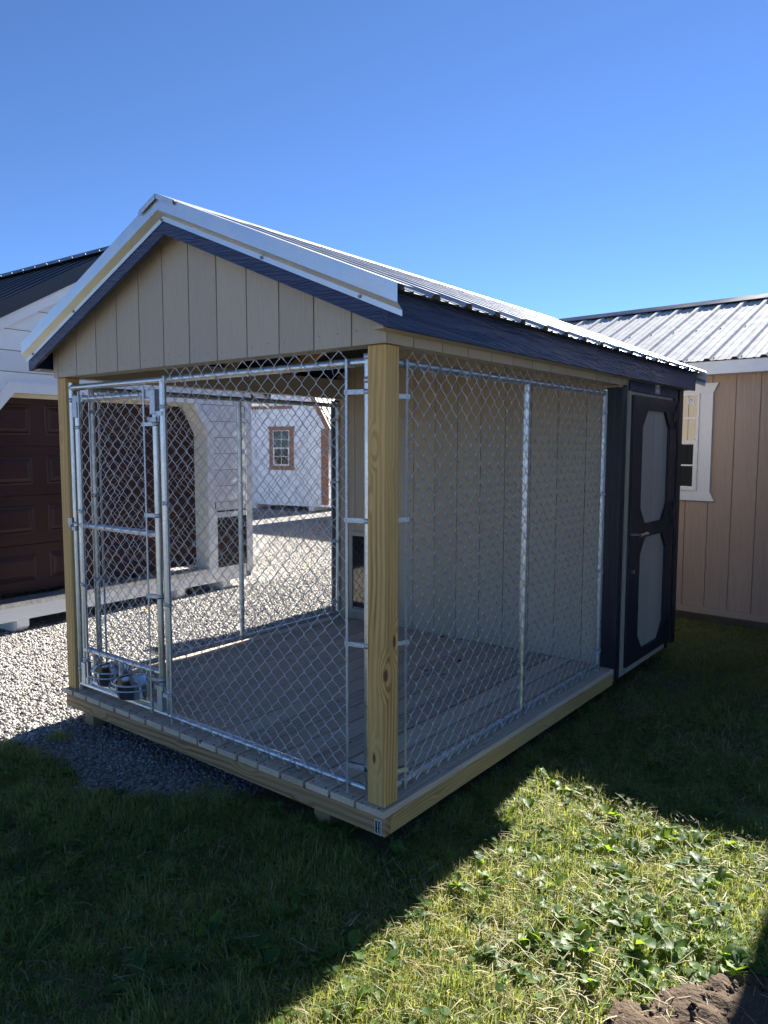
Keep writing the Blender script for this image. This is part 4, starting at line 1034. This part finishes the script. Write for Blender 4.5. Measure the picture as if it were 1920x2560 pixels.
# ------------------------------------------------------------------ loose stones
def stones(n, x, y, z0, smin, smax, name, mat, tone=1.0):
    base = np.array([(-1,-1,-1),(1,-1,-1),(1,1,-1),(-1,1,-1),(-1,-1,1),(1,-1,1),(1,1,1),(-1,1,1)], float)
    s = smin+(smax-smin)*rng.random(n)**1.8
    V = base[None]*(1+rng.uniform(-0.45, 0.25, (n, 8, 3)))
    V[:, 4:, :2] *= rng.uniform(0.35, 0.8, (n, 1, 1))
    V *= s[:, None, None]*rng.uniform(0.6, 1.1, (n, 1, 3))*np.array([1, 1, 0.62])
    a = rng.uniform(0, 6.283, n); ca, sa = np.cos(a), np.sin(a)
    tx, ty = rng.normal(0, 0.35, n), rng.normal(0, 0.35, n)
    X = V[..., 0]*ca[:, None]-V[..., 1]*sa[:, None]; Y = V[..., 0]*sa[:, None]+V[..., 1]*ca[:, None]
    Z = V[..., 2]+X*tx[:, None]+Y*ty[:, None]
    P = np.stack([X+x[:, None], Y+y[:, None], Z+(z0+s*0.30)[:, None]], -1)
    me = np_mesh(name, P, [(3,2,1,0),(4,5,6,7),(0,1,5,4),(1,2,6,5),(2,3,7,6),(3,0,4,7)], mat, rng.random(n)*tone)
    return put(name, me, kind='stuff')
stm, nt, p, o = new_mat('gravel_stone'); at = N(nt, 'ShaderNodeAttribute', attribute_name='rnd')
c = ramp(nt, at.outputs['Fac'], [(0.0, (0.12, 0.115, 0.11)), (0.3, (0.27, 0.255, 0.23)), (0.65, (0.44, 0.41, 0.365)), (1.0, (0.62, 0.59, 0.54))])
v = coords(nt, False); c = mix(nt, ramp(nt, noise(nt, v, 90, 4), [(0.4, 0.0), (0.8, 0.35)]), c, (0.15, 0.13, 0.11))
nt.links.new(c, p.inputs['Base Color']); p.inputs['Roughness'].default_value = 0.8
n1 = 60000; x = rng.uniform(-4.95, -2.3, n1*2); y = rng.uniform(-2.0, 7.5, n1*2)
k = (~lawn_mask(x, y)) & ~((x < -4.78-0.05*y) & (y < 3.7) & (y > 0.2)) & (rng.random(n1*2) < np.clip(1.5-0.11*(y+2), 0.35, 1))
x1_, y1_ = x[k], y[k]
x = rng.uniform(-2.4, -0.5, 14000); y = rng.uniform(-0.6, 0.9, 14000); k = ~lawn_mask(x, y, 0.03); k &= (y < np.interp(x, [-2.4, -0.5], [0.9, 0.3]))
x2_, y2_ = x[k], y[k]
x = rng.uniform(-9, -4.95, 16000); y = rng.uniform(3.7, 11.5, 16000); k = (x > -4.95-(y-3.3)*0.85)
X = np.concatenate([x1_, x2_, x[k]]); Y = np.concatenate([y1_, y2_, y[k]])
stones(len(X), X, Y, np.full(len(X), G-0.010), np.where(X > -2.35, 0.004, 0.0055), np.where(X > -2.35, 0.012, 0.015), 'gravel', stm, np.where(X > -2.3, 0.55, 1.0))
# clods on the soil
x = rng.uniform(0.7, 1.9, 2600); y = rng.uniform(-0.95, 0.3, 2600); k = in_poly(x, y, SOIL)
cl = stones(int(k.sum()), x[k], y[k], G+0.012+0.030*vnoise(x[k], y[k], 9, 11), 0.004, 0.016, 'soil_clods', sm_)

# ------------------------------------------------------------------ grass, straw, weeds
grass_m = m_leafy('grass_blade', [(0.0, (0.105, 0.18, 0.060)), (0.45, (0.18, 0.25, 0.075)), (0.75, (0.27, 0.31, 0.095)), (0.86, (0.30, 0.29, 0.11)), (0.90, (0.32, 0.27, 0.13)), (1.0, (0.48, 0.40, 0.22))], 0.5, 0.5, (0.50, 0.54, 0.06), 0.30)
straw_m = m_leafy('dry_stalk', [(0.0, (0.20, 0.16, 0.07)), (0.5, (0.36, 0.30, 0.15)), (1.0, (0.54, 0.47, 0.28))], 0.55, 0.4, (0.4, 0.33, 0.15), 0.4)
weed_m = m_leafy('weed_leaf', [(0.0, (0.035, 0.085, 0.028)), (0.6, (0.07, 0.14, 0.034)), (1.0, (0.12, 0.21, 0.04))], 0.5, 0.5, (0.44, 0.62, 0.02), 0.3)
clover_m = m_leafy('clover_leaf', [(0.0, (0.035, 0.085, 0.022)), (0.6, (0.06, 0.12, 0.028)), (1.0, (0.10, 0.16, 0.035))], 0.65, 0.45, (0.32, 0.46, 0.03), 0.15)
def blades(n_per, x0, x1, y0, y1, hmin, hmax, wid, seed_clump=21, extra=None):
    n = int(n_per*(x1-x0)*(y1-y0)); x = rng.uniform(x0, x1, n); y = rng.uniform(y0, y1, n)
    k = lawn_mask(x, y) & ~(in_poly(x, y, SOIL) & (rng.random(n) > 0.02))
    d = vnoise(x, y, 7, seed_clump); k &= rng.random(n) < 0.25+1.1*d
    if extra is not None: k &= extra(x, y)
    x, y = x[k], y[k]; n = len(x)
    h = (hmin+(hmax-hmin)*rng.random(n)**1.6)*(0.35+0.75*vnoise(x, y, 4.5, 33)+0.6*vnoise(x, y, 13, 34)**2)
    a = rng.uniform(0, 6.283, n); lean = rng.uniform(0.15, 1.25, n); w = wid*rng.uniform(0.6, 1.3, n)
    dirx, diry = np.cos(a), np.sin(a); b2 = a+1.571+rng.uniform(-0.6, 0.6, n); wx, wy = np.cos(b2)*w/2, np.sin(b2)*w/2
    z = G-0.005+np.zeros(n)
    B = np.stack([x, y, z], -1); Wv = np.stack([wx, wy, np.zeros(n)], -1)
    m1 = B+np.stack([dirx*h*0.28*lean, diry*h*0.28*lean, h*0.55], -1); tp = B+np.stack([dirx*h*lean, diry*h*lean, h*np.clip(1.0-0.35*lean**2, 0.25, 1)], -1)
    V = np.stack([B-Wv, B+Wv, m1+Wv*0.8, m1-Wv*0.8, tp], 1)
    tone = np.clip(0.55*rng.random(n)+0.6*(vnoise(x, y, 2.2, 44)-0.15), 0, 0.86); dry = rng.random(n) < 0.10+0.25*np.clip(vnoise(x, y, 4, 91)-0.45, 0, 1); tone = np.where(dry, rng.uniform(0.86, 1.0, n), tone)
    return V, tone
sets = []
VIS = lambda x, y: ((x-CAM.x)*fw.x+(y-CAM.y)*fw.y > 0.3)
for args in ((32000, -2.4, 1.75, -1.55, 0.0, 0.022, 0.075, 0.0034), (32000, -0.02, 1.75, 0.0, 1.9, 0.022, 0.07, 0.0034), (11000, -0.35, 1.8, 1.9, 4.95, 0.03, 0.08, 0.0046), (2500, 1.75, 4.0, -3.0, 1.2, 0.03, 0.07, 0.005), (2500, -4.0, 1.75, -4.0, -1.55, 0.03, 0.07, 0.005), (5000, -4.0, -2.4, -1.55, -0.4, 0.03, 0.07, 0.005)):
    sets.append(blades(*args))
V = np.concatenate([s[0] for s in sets]); R_ = np.concatenate([s[1] for s in sets])
put('grass', np_mesh('grass', V, [(0, 1, 2, 3), (3, 2, 4)], grass_m, R_), kind='stuff')

def stalks(n, x0, x1, y0, y1, lmin, lmax, wid, keep):
    x = rng.uniform(x0, x1, n); y = rng.uniform(y0, y1, n); k = lawn_mask(x, y) & (rng.random(n) < keep(x, y)); x, y = x[k], y[k]; n = len(x)
    L = lmin+(lmax-lmin)*rng.random(n)**2; a = rng.uniform(0, 6.283, n); up = rng.uniform(-0.1, 0.35, n); w = wid*rng.uniform(0.6, 1.4, n)
    z = G+rng.uniform(0.008, 0.045, n); d = np.stack([np.cos(a), np.sin(a), up], -1); q = np.stack([-np.sin(a), np.cos(a), np.zeros(n)], -1)*(w/2)[:, None]
    P = np.stack([x, y, z], -1); m = P+d*(L*0.5)[:, None]+np.stack([np.zeros(n), np.zeros(n), L*0.06], -1)+q*rng.uniform(-3, 3, n)[:, None]; e = P+d*L[:, None]
    V = np.stack([P-q, P+q, m+q, m-q, e+q*0.6, e-q*0.6], 1); return V, rng.random(n)
V, R_ = stalks(26000, -2.3, 1.7, -1.5, 2.4, 0.02, 0.09, 0.0024, lambda x, y: np.where(x > 0.15, 1.0, 0.35)*np.clip(vnoise(x, y, 5, 66)*1.7-0.25, 0.05, 1))
V2, R2 = stalks(5000, -0.3, 1.6, 2.4, 4.9, 0.03, 0.10, 0.003, lambda x, y: 0.5+0*x)
put('dry_grass', np_mesh('dry_grass', np.concatenate([V, V2]), [(0, 1, 2, 3), (3, 2, 4, 5)], straw_m, np.concatenate([R_, R2])), kind='stuff')

def leaves(x, y, L, wr, tilt, a=None, z=None, droop=0.5, wave=0.12, blunt=False):
    n = len(x); a = rng.uniform(0, 6.283, n) if a is None else a; z = G+rng.uniform(0.0, 0.02, n) if z is None else z
    ts = np.array([0.0, 0.18, 0.42, 0.68, 0.88, 1.0]); ws = np.array([0.06, 0.55, 1.0, 0.86, 0.48, 0.04])
    if blunt: ws = np.array([0.10, 0.75, 1.0, 0.95, 0.7, 0.15])
    hx, hy = np.cos(a), np.sin(a); px, py = -hy, hx; rows = []
    for t, w_ in zip(ts, ws):
        f = L*t*np.cos(tilt); zz = L*(t*np.sin(tilt)-droop*t*t*0.6)+0.0
        half = L*wr*w_/2*rng.uniform(0.75, 1.2, n); fold = half*rng.uniform(0.15, 0.5, n); wv1 = L*wave*rng.normal(0, 0.35, n)*(w_ > 0.3); wv2 = L*wave*rng.normal(0, 0.35, n)*(w_ > 0.3)
        cx, cy, cz = x+hx*f, y+hy*f, z+zz
        rows += [np.stack([cx-px*half, cy-py*half, cz+fold+wv1], -1), np.stack([cx, cy, cz], -1), np.stack([cx+px*half, cy+py*half, cz+fold+wv2], -1)]
    return np.stack(rows, 1)
LF = []
for i in range(5): LF += [(3*i, 3*i+1, 3*i+4, 3*i+3), (3*i+1, 3*i+2, 3*i+5, 3*i+4)]
# clover and small round leaves, everywhere in the lawn
n = 5000; x = rng.uniform(-2.2, 1.5, n); y = rng.uniform(-1.4, 2.3, n)
k = lawn_mask(x, y, 0.03) & ~in_poly(x, y, SOIL) & (rng.random(n) < np.clip(vnoise(x, y, 2.6, 77)*2-0.55, 0.03, 1)); x, y = x[k], y[k]; n = len(x)
VA = leaves(x, y, rng.uniform(0.014, 0.034, n), 0.95, rng.uniform(-0.1, 0.4, n), z=G+rng.uniform(0.015, 0.045, n), droop=0.2, wave=0.08, blunt=True)
# broad leaves: many in the sunlit patch near the soil, some along the deck
def scatter(n, cx, cy, sx, sy): return rng.normal(cx, sx, n), rng.normal(cy, sy, n)
pts = [scatter(130, 1.0, 0.22, 0.24, 0.2), scatter(110, 0.7, 0.02, 0.26, 0.27), scatter(120, 0.75, 0.75, 0.3, 0.4), scatter(60, 0.15, 0.8, 0.12, 0.6), scatter(14, -0.3, -0.02, 0.25, 0.06), scatter(16, -1.3, -0.45, 0.5, 0.12), scatter(30, 0.3, -0.6, 0.35, 0.3), scatter(90, -0.9, -0.75, 0.8, 0.3)]
rx = np.concatenate([q[0] for q in pts]); ry = np.concatenate([q[1] for q in pts]); k = ~in_poly(rx, ry, SOIL) & ~((rx < 0) & (ry > 0.05)); rx, ry = rx[k], ry[k]
cnt = rng.integers(4, 9, len(rx)); size = 0.022+0.075*rng.random(len(rx))**2; wid_ = rng.uniform(0.32, 0.66, len(rx)); lean_ = rng.uniform(0.0, 0.8, len(rx))
x = np.repeat(rx, cnt)+rng.normal(0, 0.006, cnt.sum()); y = np.repeat(ry, cnt)+rng.normal(0, 0.006, cnt.sum()); n = len(x)
VB = leaves(x, y, np.repeat(size, cnt)*rng.uniform(0.6, 1.15, n), np.repeat(wid_, cnt)*rng.uniform(0.85, 1.15, n), np.repeat(lean_, cnt)+rng.uniform(-0.15, 0.35, n), z=G+rng.uniform(0.0, 0.02, n), wave=0.16)
put('clover', np_mesh('clover', VA, LF, clover_m, rng.random(len(VA)), True), kind='stuff'); put('weed_cover', np_mesh('weed_cover', VB, LF, weed_m, rng.random(len(VB)), True), kind='stuff')

def rosette(label, cx, cy, n, L0, L1, wr, tl0, tl1):
    t = thing('broadleaf_weed', label, 'weed', (cx, cy, G))
    for i in range(n):
        a = 6.283*i/n+rng.uniform(-0.3, 0.3)
        V = leaves(np.array([0.008*math.cos(a)]), np.array([0.008*math.sin(a)]), np.array([rng.uniform(L0, L1)]), np.array([wr*rng.uniform(0.85, 1.15)]), np.array([rng.uniform(tl0, tl1)]), a=np.array([a]), z=np.array([0.01]), wave=0.17)
        put('leaf', np_mesh('leaf', V, LF, weed_m, np.array([rng.random()]), True), t)
    return t
rosette('flat rosette of pale toothed leaves in the shaded grass nearest the viewer', -0.15, -1.02, 11, 0.09, 0.15, 0.27, 0.15, 0.6)
rosette('broad leaved weed at the edge of the bare soil', 1.06, -0.06, 10, 0.05, 0.10, 0.50, 0.1, 0.9)
rosette('broad leaved weed beside the shade line at the right edge of the sunlit grass', 1.17, 0.30, 9, 0.05, 0.09, 0.5, 0.1, 0.9)
rosette('large shiny weed leaves in the middle of the sunlit grass', 0.78, 0.10, 11, 0.05, 0.095, 0.46, 0.1, 0.8)
rosette('bright green weed in the sun closest to the deck side', 0.34, 0.98, 7, 0.06, 0.11, 0.5, 0.3, 1.0)
rosette('dark weed growing against the front skid near the deck corner', -0.22, 0.03, 8, 0.06, 0.11, 0.55, 0.4, 1.1)
rosette('low weed where the gravel meets the shaded grass before the gate', -1.30, -0.40, 10, 0.05, 0.08, 0.7, 0.2, 0.8)
# long coarse blades at the lower left
t = thing('grass_tuft', 'tuft of long coarse grass blades in the shade at the lower left', 'grass tuft', (-0.52, -1.22, G))
for i in range(14):
    a = rng.uniform(0, 6.283); V = leaves(np.array([0.02*math.cos(a)]), np.array([0.02*math.sin(a)]), np.array([rng.uniform(0.12, 0.22)]), np.array([0.045]), np.array([rng.uniform(0.4, 1.1)]), a=np.array([a]), z=np.array([0.0]), droop=0.5, wave=0.02)
    put('blade', np_mesh('blade', V, LF, weed_m, np.array([rng.uniform(0.3, 0.9)]), True), t)

# fallen yellow leaf on the gravel
ylm = m_leafy('yellow_leaf', [(0.0, (0.45, 0.30, 0.05)), (1.0, (0.60, 0.42, 0.08))], 0.5, 0.3, (0.6, 0.4, 0.05))
for lab, lx, ly, sz in (('yellow maple leaf fallen on the gravel before the white shed', -4.55, 1.98, 0.06), ('small yellow leaf fallen on the gravel beyond the run', -5.15, 4.85, 0.05)):
    t = thing('fallen_leaf', lab, 'leaf', (lx, ly, G+0.022))
    for i, a in enumerate((0.3, 1.3, 2.3, 3.6, 5.6)):
        V = leaves(np.array([0.0]), np.array([0.0]), np.array([sz*rng.uniform(0.9, 1.25)]), np.array([0.5]), np.array([rng.uniform(0.1, 0.5)]), a=np.array([a]), z=np.array([0.0]), droop=0.1)
        put('lobe', np_mesh('lobe', V, LF, ylm, np.array([rng.random()]), True), t)
